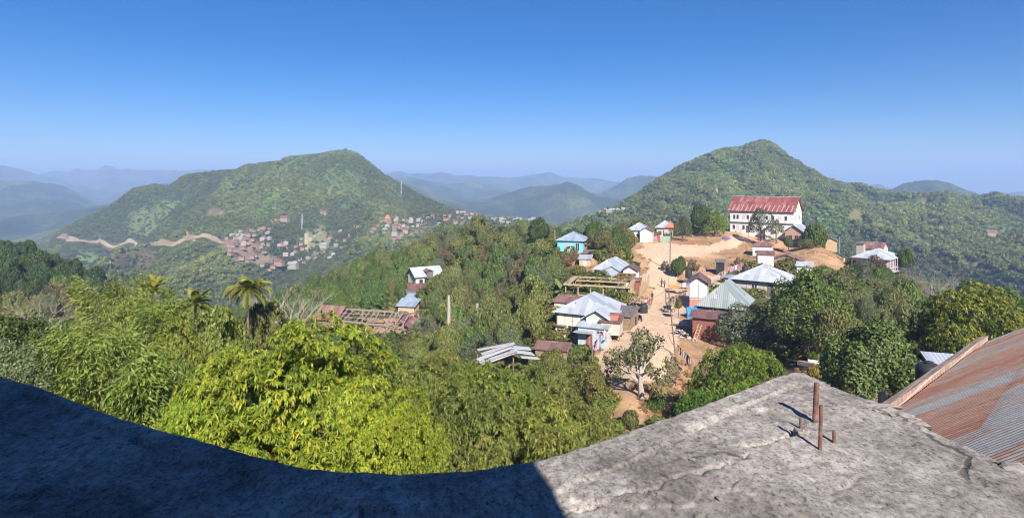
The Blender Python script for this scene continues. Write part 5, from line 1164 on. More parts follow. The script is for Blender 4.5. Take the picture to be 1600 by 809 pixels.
def bamboo(label, px, top, d, wpx, n, seed, tint=(1, 1, 1)):
    rng = np.random.default_rng(seed); x, y, zt = P(px, top, d); zg = float(H(x, y)); hh = zt - zg; w_ = wpx / F * d / 2
    root = empty('bamboo_clump', (x, y, zg), 0, label, 'bamboo'); st = MB(); pts, dirs = [], []
    for i in range(n):
        a = rng.uniform(0, 2 * pi); r_ = rng.uniform(.2, 1) * w_; L = hh * 1.28 * rng.uniform(.62, 1.03); cps = []
        for k in range(9):
            f = k / 8; cps.append(np.array([cos(a) * r_ * f ** 1.7, sin(a) * r_ * f ** 1.7, L * (f - .22 * f ** 4)]))
        st.tube(cps, [.035 * (1 - .85 * k / 8) for k in range(9)], 4)
        for k in range(2, 9):
            m_ = int(80 + 26 * k); q = cps[k] + rng.normal(size=(m_, 3)) * (0.10 + .36 * (w_ / 2) * .6); pts.append(q); dirs.append(np.tile([cos(a), sin(a), -.5], (m_, 1)) + rng.normal(size=(m_, 3)) * .55)
    p = np.concatenate(pts); dd = unit(np.concatenate(dirs)); N = len(p); s = unit(np.cross(dd, rng.normal(size=(N, 3)))) * .028; L = rng.uniform(.16, .36, N)[:, None]
    V = np.stack([p, p + dd * L * .45 + s, p + dd * L, p + dd * L * .45 - s], 1).reshape(-1, 3); f = np.arange(N)[:, None] * 4 + np.arange(4)
    cl = np.array(BAMB)[rng.integers(0, 3, N)] * rng.uniform(.7, 1.25, N)[:, None] * np.array(tint)
    link('leaves', npmesh('leaves', V, [f], np.repeat(cl, 4, 0), M['leaf']), root); st.build('culms', M['palebark'], root)
bamboo('feathery yellow-green bamboo clump rising left of the palms', 178, 448, 36, 120, 26, 1)
bamboo('lower bamboo clump spreading to the terrace edge under the feathery clump', 150, 520, 27, 150, 24, 2, (.95, 1, .9))
bamboo('bamboo tuft between feathery clump and the huge mango', 245, 470, 34, 80, 16, 3, (.85, .95, .9))
bamboo('bamboo spilling beside the lower left side of the huge mango', 215, 560, 21, 110, 16, 4, (.9, 1, .9))
def bare_tree(label, px, top, d, spread, seed, m, nb=9, hmax=9):
    x, y, zt = P(px, top, d); zg = float(H(x, y)); h = min(zt - zg, hmax); rng = random.Random(seed); mb = MB(); root = empty('bare_tree', (x, y, zt - h), 0, label, 'tree')
    MB().tube([(0, 0, -.5), (.1, 0, h * .25), (.05, .1, h * .5)], [.16, .13, .10]).build('trunk', m, root)
    def br(p, d_, L, r_, k):
        q = p + d_ * L; mid = (p + q) / 2 + np.array([rng.uniform(-.1, .1) * L for _ in range(3)]); mb.tube([p, mid, q], [r_, r_ * .7, r_ * .4], 5)
        if k:
            for _ in range(3):
                e = d_ + np.array([rng.uniform(-.8, .8), rng.uniform(-.8, .8), rng.uniform(-.2, .6)]); br(q, e / np.linalg.norm(e), L * .66, r_ * .45, k - 1)
    for i in range(nb):
        a = 2 * pi * i / nb; br(np.array([.05, .1, h * rng.uniform(.25, .5)]), np.array([cos(a) * .75, sin(a) * .75, .7]), spread * .45, .06, 3)
    mb.build('branches', m, root)
bare_tree('bare whitish tree with spreading twigs right of the fan-headed palm', 440, 428, 60, 4.5, 1, M['palebark'])
bare_tree('second bare tree leaning over the slope behind the huge mango', 470, 440, 70, 4.5, 2, M['palebark'], 6)
bare_tree('leafless grey-pink tree at the far left above the bamboo', 62, 450, 75, 5, 3, M['pinkbark'], 11)
bare_tree('dead leafless tree above the wide yellow-topped mango', 1455, 402, 112, 6, 4, M['pinkbark'], 9, 11)
bare_tree('second dead grey tree beside the dead tree at the right drop', 1482, 425, 100, 5, 5, M['palebark'], 7, 9)
def snag(label, px, top, bot, d, r_):
    x, y, z = P(px, bot, d); h = (bot - top) / F * d; root = MB().tube([(0, 0, -1), (.05, 0, h * .5), (0, 0, h)], [r_, r_ * .85, r_ * .6], 9).build('dead_trunk', M['palebark'], None); root.location = (x, y, z); tag(root, label, 'tree trunk')
snag('straight dead trunk standing bare in the wood left of the cream house', 701, 461, 505, 105, .35); snag('broken pale dead trunk in the wood between dead straight trunk and cream house', 746, 474, 500, 104, .45)

# ------------------------------------------------------------------ the wood on the near slopes: every tree its own
def scatter(poly, n, kinds, size, label, group, seed, sep=.62, tint=None, d0=24, d1=330, hf=(0.8, 1.15)):
    rng = np.random.default_rng(seed); xs = [p[0] for p in poly]; ys = [p[1] for p in poly]; made = 0; tries = 0
    while made < n and tries < 30:
        tries += 1
        px = rng.uniform(min(xs), max(xs), 300); py = rng.uniform(min(ys), max(ys), 300); k = inpoly(px, py, poly); px, py = px[k], py[k]
        ds = march(px, py, d0, d1, 3.0)
        for a, d in zip(px, ds):
            if made >= n: break
            if not np.isfinite(d) or d > d1: continue
            x = (a - 800) / F * d; s = rng.uniform(*size)
            if grid_at(bare, x, d) > 0.5: continue
            if any((x - q[0]) ** 2 + (d - q[1]) ** 2 < (sep * (s + q[2]) / 2) ** 2 for q in PLACED): continue
            if any((x - hx) ** 2 + (d - hy) ** 2 < (hr + s * .35) ** 2 for hx, hy, hr in HOUSES): continue
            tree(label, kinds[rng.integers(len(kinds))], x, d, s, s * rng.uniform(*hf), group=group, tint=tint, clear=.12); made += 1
    return made
HOUSES = []
for k, (px, py, d, yaw, pxr, D) in BASE.items():
    (x, y, z), L = seat(px, py, d, yaw, pxr); cx = x + cos(R(yaw)) * L / 2 - sin(R(yaw)) * D / 2; cyy = y + sin(R(yaw)) * L / 2 + cos(R(yaw)) * D / 2; HOUSES.append((cx, cyy, max(L, D) * .62))
    q = np.array([cx, cyy]); HOUSES.append((*(q * (1 - 7 / np.linalg.norm(q))), 4.0))
for px, py, d, r_ in ((925, 450, 112, 8), (590, 505, 127, 11), (560, 505, 127, 8), (650, 510, 130, 4), (628, 484, 143, 5), (640, 470, 150, 5), (800, 575, 72, 4.5), (858, 553, 84, 3.5), (525, 505, 130, 6), (1110, 520, 86, 6), (910, 415, 138, 4), (1190, 413, 138, 6), (1460, 575, 34, 7), (1270, 585, 60, 6), (1180, 470, 107, 6), (1200, 475, 104, 6)):
    x, y, z = P(px, py, d); HOUSES.append((x, y, r_))
W1 = [(640, 395), (700, 362), (760, 350), (830, 356), (870, 395), (865, 450), (850, 520), (800, 545), (720, 540), (660, 530), (660, 470), (705, 440), (700, 415), (655, 425)]
W2 = [(430, 470), (520, 415), (600, 400), (655, 395), (645, 425), (640, 450), (615, 490), (580, 478), (500, 480), (450, 490)]
W3 = [(0, 455), (60, 445), (180, 455), (330, 470), (440, 470), (450, 500), (300, 520), (180, 540), (0, 590)]
W4 = [(0, 390), (60, 405), (120, 432), (170, 455), (60, 452), (0, 450)]
W5 = [(1300, 430), (1420, 420), (1500, 430), (1520, 470), (1450, 520), (1400, 500), (1310, 470)]
scatter(W1, 90, ['olive_a', 'olive_b', 'green_c', 'olive_b', 'olive_a', 'grey', 'brown'], (4, 7.5), 'olive tree in the dense wood between the long white house and the cream house', 'trees of the wood left of the lane', 1, tint=(1.25, 1.33, 1.2))
scatter(W2, 62, ['green_a', 'green_b', 'olive_a', 'green_c', 'olive_b'], (4, 7.5), 'green tree on the wooded slope above and left of the roof skeleton', 'trees of the slope above the roof skeleton', 2, tint=(1.2, 1.26, 1.15))
scatter(W3, 62, ['olive_b', 'green_c', 'olive_a', 'brown', 'green_a', 'grey'], (4, 7), 'mixed olive and greyish tree of the scrub beyond the bamboo', 'trees of the scrub beyond the bamboo', 3, tint=(1.2, 1.3, 1.05))
scatter(W4, 55, ['green_a', 'green_b', 'green_c'], (5.5, 9), 'dark tree on the steep shaded hillside at the left edge', 'trees of the dark hillside at the left edge', 4, tint=(.62, .7, .75), d1=420)  # the hillside's shade is put into the dark leaf tint
scatter(W5, 42, ['grey', 'green_c', 'olive_b', 'green_a', 'olive_a'], (4, 7), 'grey-green tree on the steep slope below the house on concrete stilts', 'trees of the drop at the right', 5, tint=(1.15, 1.15, 1.1))
scatter([(0, 470), (110, 480), (110, 600), (0, 590)], 9, ['green_b', 'grey', 'olive_a'], (4.5, 6.5), 'dark rounded tree at the far left above the terrace edge', 'rounded trees at the far left', 6, d0=24, d1=75)
scatter([(640, 500), (760, 520), (850, 540), (885, 560), (870, 590), (740, 560), (640, 545)], 22, ['olive_a', 'olive_b', 'shrub'], (2.6, 4.5), 'low olive tree in the thicket around the collapsed pale shed', 'low trees around the collapsed shed', 7, tint=(1.25, 1.35, 1.1), d0=40, d1=110)
scatter([(800, 345), (1000, 352), (1060, 350), (1140, 345), (1300, 372), (1420, 395), (1320, 385), (1060, 372), (960, 378), (850, 372)], 24, ['green_c', 'olive_a', 'green_a'], (4, 6), 'tree along the brow behind the hilltop houses', 'trees along the brow of the hilltop', 8, d0=150, d1=260)

# undergrowth: nobody could count it
def gn_mass(name, pts, scl, tint, rot, meshes, m, zs=1.0):
    me = bpy.data.meshes.new(name); me.vertices.add(len(pts)); me.vertices.foreach_set('co', np.asarray(pts, np.float32).ravel())
    for nm, arr, ty in (('scl', scl, 'FLOAT'), ('rot', rot, 'FLOAT')):
        a = me.attributes.new(nm, ty, 'POINT'); a.data.foreach_set('value', np.asarray(arr, np.float32))
    a = me.attributes.new('tint', 'FLOAT_COLOR', 'POINT'); a.data.foreach_set('color', np.c_[tint, np.ones(len(tint))].astype(np.float32).ravel())
    a = me.attributes.new('idx', 'INT', 'POINT'); a.data.foreach_set('value', np.random.default_rng(1).integers(0, len(meshes), len(pts)).astype(np.int32))
    o = link(name, me); tag(o, kind='stuff')
    ng = bpy.data.node_groups.new(name, 'GeometryNodeTree'); ng.interface.new_socket('Geometry', in_out='INPUT', socket_type='NodeSocketGeometry'); ng.interface.new_socket('Geometry', in_out='OUTPUT', socket_type='NodeSocketGeometry')
    gi = ng.nodes.new('NodeGroupInput'); go = ng.nodes.new('NodeGroupOutput'); ip = ng.nodes.new('GeometryNodeInstanceOnPoints'); jn = ng.nodes.new('GeometryNodeJoinGeometry')
    for msh in meshes:
        msh = msh.copy(); msh.materials.clear(); msh.materials.append(m)
        src = bpy.data.objects.new('clump', msh); oi = ng.nodes.new('GeometryNodeObjectInfo'); oi.inputs['Object'].default_value = src; oi.inputs['As Instance'].default_value = True
        ng.links.new(oi.outputs['Geometry'], jn.inputs[0])
    def attr(nm, ty):
        n_1 = ng.nodes.new('GeometryNodeInputNamedAttribute'); n_1.data_type = ty; n_1.inputs['Name'].default_value = nm; return n_1.outputs[0]
    ng.links.new(gi.outputs[0], ip.inputs['Points']); ng.links.new(jn.outputs[0], ip.inputs['Instance']); ip.inputs['Pick Instance'].default_value = True
    ng.links.new(attr('idx', 'INT'), ip.inputs['Instance Index'])
    cx = ng.nodes.new('ShaderNodeCombineXYZ'); ng.links.new(attr('rot', 'FLOAT'), cx.inputs[2]); ng.links.new(cx.outputs[0], ip.inputs['Rotation'])
    vs = ng.nodes.new('ShaderNodeVectorMath'); vs.operation = 'MULTIPLY'; vs.inputs[1].default_value = (1, 1, zs); ng.links.new(attr('scl', 'FLOAT'), vs.inputs[0]); ng.links.new(vs.outputs[0], ip.inputs['Scale'])
    ng.links.new(ip.outputs[0], go.inputs[0]); md = o.modifiers.new('scatter', 'NODES'); md.node_group = ng
    return o
rng = np.random.default_rng(77)
N = 15000
px = rng.uniform(-60, 1660, N); d = np.exp(rng.uniform(math.log(16), math.log(420), N)); x = (px - 800) / F * d
ok = (grid_at(bare, x, d) < 0.5)
for hx, hy, hr in HOUSES: ok &= (x - hx) ** 2 + (d - hy) ** 2 > (hr * .62) ** 2
px, d, x = px[ok], d[ok], x[ok]; z = H(x, d)
s = rng.uniform(.7, 1.7, len(x)) * np.clip(d / 70, .55, 2.0); dryf = np.clip(fbm(x / 14, d / 14, 3, 201) * 1.6 + .45, 0, 1)[:, None]
tint = np.array([(1.0, 1.0, .9)]) * (1 - dryf) + np.array([(1.35, 1.15, 1.0)]) * dryf; tint = tint * rng.uniform(.75, 1.3, (len(x), 1))
gn_mass('undergrowth', np.c_[x, d, z - .1], s, tint, rng.uniform(0, 6.28, len(x)), [leaf_crown('clump', 301, 420, 8, (1, 1), .13, .06, OLIVE, (.3, .5)), leaf_crown('clump', 302, 420, 9, (1, 1), .15, .05, OLIVE, (.3, .5)), leaf_crown('clump', 303, 380, 7, (1, 1), .13, .07, GREEN, (.3, .5))], M['leaf_stuff'], .95)
# dry tufts on the bare banks
N = 5000; px = rng.uniform(900, 1340, N); d = np.exp(rng.uniform(math.log(50), math.log(195), N)); x = (px - 800) / F * d
ok = (grid_at(bare, x, d) > .5) & (grid_at(road, x, d) < .5) & (fbm(x / 5, d / 5, 3, 211) > .12); x, d = x[ok], d[ok]
gn_mass('dry_grass', np.c_[x, d, H(x, d) - .03], rng.uniform(.18, .55, len(x)), np.array([(2.6, 1.9, 1.5)]) * rng.uniform(.6, 1.1, (len(x), 1)), rng.uniform(0, 6, len(x)), [leaf_crown('clump', 311, 60, 5, (1, 1), .22, .06, [(.10, .09, .045)], (.3, .5))], M['leaf_stuff'])

# ------------------------------------------------------------------ far villages
def far_house(name, wm, rm, L, D, h, rise, kind):
    mb = MB()
    gable_wall(0, L, 0, D, -2.5, h, rise * .95, 'x') if kind == 0 else None
    root = empty(name, (0, 0, -9000)); 
    (gable_wall(0, L, 0, D, -2.5, h, rise * .95, 'x') if kind == 0 else MB().box(0, L, 0, D, -2.5, h)).build('wall', wm, root)
    roof_obj(hip(-.5, L + .5, -.5, D + .5, h + .05, rise, .1, 'x', 0 if kind == 0 else .9), rm, root); return root
def dup(root, loc, rz, label, cat, group):
    r_ = root.copy(); C.objects.link(r_); r_.location = loc; r_.rotation_euler = (0, 0, rz); tag(r_, label, cat, group)
    for c_ in list(root.children): k = c_.copy(); C.objects.link(k); k.parent = r_
    return r_
M['far_wall'] = plain('dusty_wall', (.36, .32, .285), .2, .5); M['far_tan'] = plain('dusty_tan_wall', (.33, .245, .18), .2, .5); M['far_roof'] = plain('dusty_tin', (.34, .35, .37), .2, .5)
protos = {'rust': far_house('far_house', M['far_tan'], M['roof_rust'], 8, 5.5, 2.8, 2, 0), 'grey': far_house('far_house', M['far_wall'], M['far_roof'], 9, 6, 3, 2, 1),
          'white': far_house('far_house', M['far_wall'], M['far_roof'], 10, 6.5, 3.6, 2, 0), 'pink': far_house('far_house', M['far_tan'], M['roof_red'], 9, 6, 3, 2.2, 0)}
hr = random.Random(21)
def hamlet(poly, n, kinds, label, group, seed, d0, d1, sep=6.5, scale=(.8, 1.15)):
    r_ = np.random.default_rng(seed); xs = [p[0] for p in poly]; ys = [p[1] for p in poly]; got = []
    for _ in range(40):
        px = r_.uniform(min(xs), max(xs), 200); py = r_.uniform(min(ys), max(ys), 200); k = inpoly(px, py, poly); px, py = px[k], py[k]
        for a, dd_ in zip(px, march(px, py, d0, d1)):
            if len(got) >= n or not np.isfinite(dd_): continue
            x = (a - 800) / F * dd_
            if any((x - g0) ** 2 + (dd_ - g1) ** 2 < sep ** 2 for g0, g1 in got): continue
            got.append((x, dd_)); kind = kinds[r_.integers(len(kinds))]; e = 1.5
            o = dup(protos[kind], (x, dd_, float(H(x, dd_)) + 1.2), r_.uniform(-.5, .5), label % {'rust': 'rusty', 'grey': 'pale grey', 'white': 'grey gabled', 'pink': 'faded red'}[kind], 'house', group + ', ' + {'rust': 'rusty roofs', 'grey': 'pale roofs', 'white': 'gabled roofs', 'pink': 'red roofs'}[kind])
            o.scale = (r_.uniform(*scale) * .5,) * 3
    return got
PATH_H = []
PATH_H += hamlet([(345, 376), (372, 362), (420, 358), (418, 388), (370, 392), (350, 402)], 52, ['rust', 'rust', 'rust', 'grey'], 'tiny house, %s roof, packed in the far village left of the mast', 'packed houses of the far village', 1, 450, 900)
PATH_H += hamlet([(352, 402), (420, 386), (505, 360), (560, 352), (540, 385), (510, 412), (450, 425), (395, 425)], 40, ['grey', 'rust', 'rust', 'white', 'pink'], 'tiny house, %s roof, in the lower part of the far village', 'houses of the lower far village', 2, 400, 900, 7)
PATH_H += hamlet([(560, 352), (600, 345), (700, 336), (738, 330), (748, 345), (690, 358), (640, 372), (560, 364)], 95, ['grey', 'rust', 'rust', 'white', 'pink'], 'tiny house with a %s roof along the foot of the left mountain', 'houses along the foot of the left mountain', 3, 450, 1000, 6.5, (.8, 1.3))
PATH_H += hamlet([(765, 346), (850, 336), (900, 330), (975, 324), (975, 332), (900, 340), (830, 350), (770, 352)], 34, ['grey', 'white', 'rust', 'white'], 'tiny house, %s roof, on the saddle between the two mountains', 'houses on the saddle between the mountains', 4, 500, 1000, 8)
for k, (px, py, kind, lab) in enumerate([(428, 416, 'pink', 'largest red-roofed house at the front of the far village'), (449, 420, 'white', 'white house next to the largest red-roofed house in the far village'), (499, 388, 'grey', 'lone white house on the bare knoll right of the far village path'), (438, 346, 'pink', 'lone house by the orange cut above the far village'), (500, 337, 'rust', 'pinkish house pair member high on the left mountain foot'), (846, 334, 'white', 'white chapel-like house highest on the saddle'), (1543, 371, 'rust', 'tiny lone hut on the right mountain slope')]):
    dd_ = float(march([px], [py], 400, 1000)[0])
    if np.isfinite(dd_): x = (px - 800) / F * dd_; o = dup(protos[kind], (x, dd_, float(H(x, dd_)) + 1.5), -.2, lab, 'house', None); o.scale = (1.0,) * 3
for pr in protos.values():
    for c_ in list(pr.children): bpy.data.objects.remove(c_)
    bpy.data.objects.remove(pr)

# loose stones on the bare ground
def stone_mesh(seed):
    b_ = bmesh.new(); bmesh.ops.create_icosphere(b_, subdivisions=1, radius=1); q = random.Random(seed)
    for v in b_.verts: v.co = v.co * q.uniform(.7, 1.2); v.co.z *= .6
    me = bpy.data.meshes.new('stone'); b_.to_mesh(me); b_.free(); return me
N = 6000; px = rng.uniform(900, 1340, N); d = np.exp(rng.uniform(math.log(50), math.log(195), N)); x = (px - 800) / F * d
ok = (grid_at(bare, x, d) > .5) & (fbm(x / 4, d / 4, 3, 217) > .1) & (rng.uniform(0, 1, N) > grid_at(road, x, d) * .75); x, d = x[ok], d[ok]
gn_mass('stones', np.c_[x, d, H(x, d)], .05 + .22 * rng.uniform(0, 1, len(x)) ** 3, np.ones((len(x), 3)), rng.uniform(0, 6, len(x)), [stone_mesh(1), stone_mesh(2)], M['pinkwood'])

# the forest on the hills across the valley
N = 150000
px = rng.uniform(-70, 1670, N); d = np.sqrt(rng.uniform(370 ** 2, 1180 ** 2, N)); x = (px - 800) / F * d
keep = rng.uniform(0, 1, N) < np.clip(1.1 - d / 2600, .5, 1)
pm = grid_at(patchm, x, d); keep &= rng.uniform(0, 1, N) > pm * 1.05
roadpx = [(55, 373), (85, 375), (105, 377), (130, 377), (152, 379), (190, 382), (212, 381), (235, 382), (255, 381), (285, 377), (306, 373), (330, 375), (352, 378)]
rdd = march([p[0] for p in roadpx], [p[1] for p in roadpx], 450, 1100); RX = [(p[0] - 800) / F * q for p, q in zip(roadpx, rdd) if np.isfinite(q)]; RD = [q for q in rdd if np.isfinite(q)]
RP = np.array([(a, b_) for a, b_ in zip(RX, RD)]); order = np.argsort(RP[:, 0]); RP = RP[order]
rp2 = np.array([RP[0] + (RP[-1] - RP[0]) * 0]); seg = []
for i in range(len(RP) - 1):
    for f in np.linspace(0, 1, 14, endpoint=False): seg.append(RP[i] * (1 - f) + RP[i + 1] * f)
seg = np.array(seg)
kd = np.full(N, 1e9)
for q in seg[::2]: kd = np.minimum(kd, np.hypot(x - q[0], (d - q[1]) * .7))
keep &= kd > 6
for hx, hy in PATH_H: keep &= ~((np.abs(x - hx) < 2.8) & (d < hy + 2) & (d > hy - 6))
x, d = x[keep], d[keep]; n = len(x); z = H(x, d)
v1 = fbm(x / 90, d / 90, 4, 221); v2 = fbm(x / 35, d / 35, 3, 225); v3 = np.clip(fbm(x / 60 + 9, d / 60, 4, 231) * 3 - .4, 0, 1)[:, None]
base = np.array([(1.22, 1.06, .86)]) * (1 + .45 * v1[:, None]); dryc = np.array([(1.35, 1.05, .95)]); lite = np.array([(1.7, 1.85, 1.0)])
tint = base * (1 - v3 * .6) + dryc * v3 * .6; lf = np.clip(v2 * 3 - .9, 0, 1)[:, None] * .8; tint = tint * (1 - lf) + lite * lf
tint = tint * rng.uniform(1.95, 3.4, (n, 1)) * (.72 + .5 * np.clip(grid_at(spur, x, d), 0, 1)[:, None]); sc2 = (1.6 + 2.3 * rng.uniform(0, 1, n) ** 1.6) * (1 - .35 * lf[:, 0])  # crown colour darkened in the gullies to shade in the slopes' relief
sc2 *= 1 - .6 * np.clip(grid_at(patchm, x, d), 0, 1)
FOR = [leaf_crown('clump', 401 + i, 110, 6, (1, 1.1), .24, .18, [(.048, .066, .022), (.062, .080, .026), (.038, .055, .02)], (.4, .6)) for i in range(4)]
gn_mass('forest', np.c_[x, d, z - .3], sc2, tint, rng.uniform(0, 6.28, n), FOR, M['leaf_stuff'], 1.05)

# road cut into the far hillside
vs, fs = [], []
for i, q in enumerate(seg):
    t_ = seg[min(i + 1, len(seg) - 1)] - seg[max(i - 1, 0)]; t_ = t_ / np.linalg.norm(t_); nx = np.array([-t_[1], t_[0]])
    wv = 1 + .8 * abs(float(vnoise(i * .23, 3.3, 5))); gap = float(vnoise(i * .11, 9.1, 8))
    hh = [(-1.6, .4), (1.2, .7), (2.2, .9 + 2.4 * wv * max(0, gap - .35) / .4)]
    for o_, up in hh:
        p = q + nx * o_; vs.append((p[0], p[1], float(H(p[0], p[1])) + up))
    if i: b0 = (i - 1) * 3; fs += [(b0, b0 + 3, b0 + 4, b0 + 1), (b0 + 1, b0 + 4, b0 + 5, b0 + 2)]
o = link('hill_road', npmesh('hill_road', np.array(vs), [np.array(fs)], None, plain('road_cut', (.32, .245, .165), .3, .08, dirt=(.20, .17, .09)))); tag(o, kind='structure')

# lattice masts and poles -------------------------------------------------------
def mast(label, px, top, bot, d0):
    dd_ = float(march([px], [bot], 300, 1000)[0]); dd_ = dd_ if np.isfinite(dd_) else d0; x, y, z = P(px, bot, dd_); h = (bot - top) / F * dd_; root = empty('lattice_mast', (x, y, z), .5, label, 'mast')
    lg, br = MB(), MB(); w0, w1 = h * .045, h * .016
    c4 = ((-1, -1), (1, -1), (1, 1), (-1, 1))
    for a, b_ in c4: lg.bar((a * w0, b_ * w0, -2), (a * w1, b_ * w1, h), .17, .14, 5)
    for k in range(12):
        f0, f1 = k / 12, (k + 1) / 12; q0, q1 = w0 + (w1 - w0) * f0, w0 + (w1 - w0) * f1
        for i in range(4):
            a, b_ = c4[i], c4[(i + 1) % 4]; br.bar((a[0] * q0, a[1] * q0, h * f0), (b_[0] * q1, b_[1] * q1, h * f1), .1, .1, 4); br.bar((b_[0] * q0, b_[1] * q0, h * f0), (a[0] * q1, a[1] * q1, h * f1), .1, .1, 4)
    lg.build('legs', M['steel'], root); br.build('bracing', M['steel'], root); MB().bar((0, 0, h), (0, 0, h * 1.08), .12, .06).build('antenna', M['steel'], root)
mast('grey lattice mast standing over the far village', 472, 334, 358, 620); mast('thin lattice mast on the right shoulder of the left mountain', 627, 283, 304, 900)
def pole(label, px, top, bot, d, r_=.09, lean=0, m='pole', cat='pole', arms=()):
    x, y, z = P(px, bot, d); h = (bot - top) / F * d; root = empty('utility_pole' if arms else 'pole', (x, y, z), 0, label, cat)
    MB().bar((0, 0, -.8), (lean, 0, h), r_, r_ * .75, 8).build('shaft', M[m], root)
    for f, w_ in arms: MB().beam((lean * f - w_, 0, h * f), (lean * f + w_, 0, h * f), .12, .12).build('cross_arm', M[m], root)
    return x, y, z, h
px1 = pole('leaning rusty utility pole with a double top frame in the middle of the lane', 1057, 450, 562, 78, .10, -1.05, arms=((.99, .42), (.86, .42), (.80, .2)))
x, y, z, h = px1; root = [o for o in bpy.data.objects if o.name.startswith('utility_pole')][-1]
MB().box(-1.42, -1.34, -.05, .05, h * .78, h * 1.0).build('frame_upright', M['pole'], root); MB().box(-1.15, -.75, -.25, .15, h * .70, h * .76).build('insulator_bank', M['dark'], root)
MB().tube([(-.15, 0, h * .18), (-.7, -.1, h * .25), (-1.1, -.1, h * .36)], [.05, .04, .02], 5).build('strut', M['pole'], root)
pole('dark utility pole at the near edge of the sports field', 1047, 361, 408, 138, .11, .1, arms=((.97, .5),)); pole('thin goal pole in the middle of the pale field', 1101, 382, 398, 150, .06, 0, 'steel')
pole('thin white lamp pole left of the dark utility pole', 1043, 382, 412, 140, .05, 0, 'steel'); pole('pale pole standing in the trees left of the turquoise house', 838, 375, 410, 160, .10, 0, 'concrete_post')
pole('thin pole at the corner of the church front', 1170, 338, 366, 176, .08, 0, 'pole'); pole('slender steel pole on the brow right of the brick cottage', 1312, 370, 392, 165, .08, 0, 'steel')
pole('second slender pole on the scrub left of the turquoise house', 867, 358, 392, 166, .08, 0, 'concrete_post'); pole('wooden clothes pole on the bank at the right of the half-bare tree', 1053, 572, 592, 68, .05, 0, 'paleframe')
pole('short fence pole by the lane above the lying poles', 1013, 428, 446, 124, .05, 0, 'pole'); pole('short leaning pole where two walkers pass', 994, 452, 476, 110, .06, .2, 'old_timber')
# wires
def wire(label, a, b_, sag, r_=.018):
    a, b_ = np.array(a), np.array(b_); pts = [a + (b_ - a) * k / 14 - np.array([0, 0, sag * 4 * (k / 14) * (1 - k / 14)]) for k in range(15)]; o = MB().tube(pts, [r_] * 15, 4).build('wire', M['rubber']); tag(o, label, 'wire')
topm = np.array([x - 1.05, y, z + h - .1]); wire('wire from the leaning pole up to the dark pole by the field', topm, P(1047, 364, 138), 1.0); wire('wire from the leaning pole across the lane to the cream house', topm, P(965, 486, 98), .5)

# water tanks --------------------------------------------------------------
def tank(label, px, bot, d, r_, h, parent=None):
    x, y, z = P(px, bot, d); root = empty('water_tank', (x, y, z), 0, label, 'water tank'); prof = [(r_, -.4)]
    for k in range(5): z0 = h * .78 * k / 5; prof += [(r_, z0), (r_ * 1.03, z0 + h * .05), (r_, z0 + h * .1)]
    MB().lathe(prof + [(r_, h * .8), (r_ * .8, h * .92), (r_ * .36, h * .96)], n=24).build('tank_body', M['tank'], root, True); MB().lathe([(r_ * .38, h * .95), (r_ * .38, h * 1.03), (r_ * .1, h * 1.06)], n=16).build('lid', M['tank'], root)
tank('nearer black water tank standing at the lane side by the cream house', 987, 507, 93, .72, 1.55); tank('farther black water tank behind a parked motorbike on the lane', 1005, 488, 103, .75, 1.5)
tank('black water tank on the side roof of the big beige house', 1164, 425, 124, .55, 1.2); tank('dark grey water tank half hidden under the yard tree and brick parapet', 1451, 604, 31, .58, 1.25)
tank('small black tank in the shade of the round green tree at the fork', 1076, 431, 128, .7, 1.3)
small_shed('little dark outhouse alone on the slope above the stick fence', 1119, 421, 134, -20, 1.7, 1.6, 1.6, .3, M['dark'], M['fascia'], kind='mono', name='outhouse', cat='outhouse')
small_shed('grey tin lean-to under the wide mango behind the brick parapet', 1466, 612, 34, -20, 1.7, 2.0, 1.2, .3, M['old_timber'], M['roof_grey'], kind='mono')
# yard left of the parapet
for i, (px, py) in enumerate(((1348, 628), (1378, 622))):
    x, y, z = P(px, py, 40); zz = float(H(x, y)); o = MB().box(-.16, .16, -.16, .16, 0, max(1.2, z - zz + .6)).build('gate_pillar', M['timber']); o.location = (x, y, zz - .2); tag(o, ['left', 'right'][i] + ' one of two tan posts in the yard below the leafy yard tree', 'post')
x, y, z = P(1262, 552, 64); o = MB().box(0, 3.2, -.08, .08, -.25, .25).build('railing', M['cloth_white']); o.location = (x, y, float(H(x, y)) + 1.2); o.rotation_euler = (0, .08, -.25); tag(o, 'white railing under the dark dense tree', 'railing')
o = MB().beam((0, 0, 0), (.9, -1.8, .2), .5, .4).build('log', M['pinkwood']); o.location = P(1248, 566, 62); tag(o, 'thick pale log lying by the orange yard', 'log')

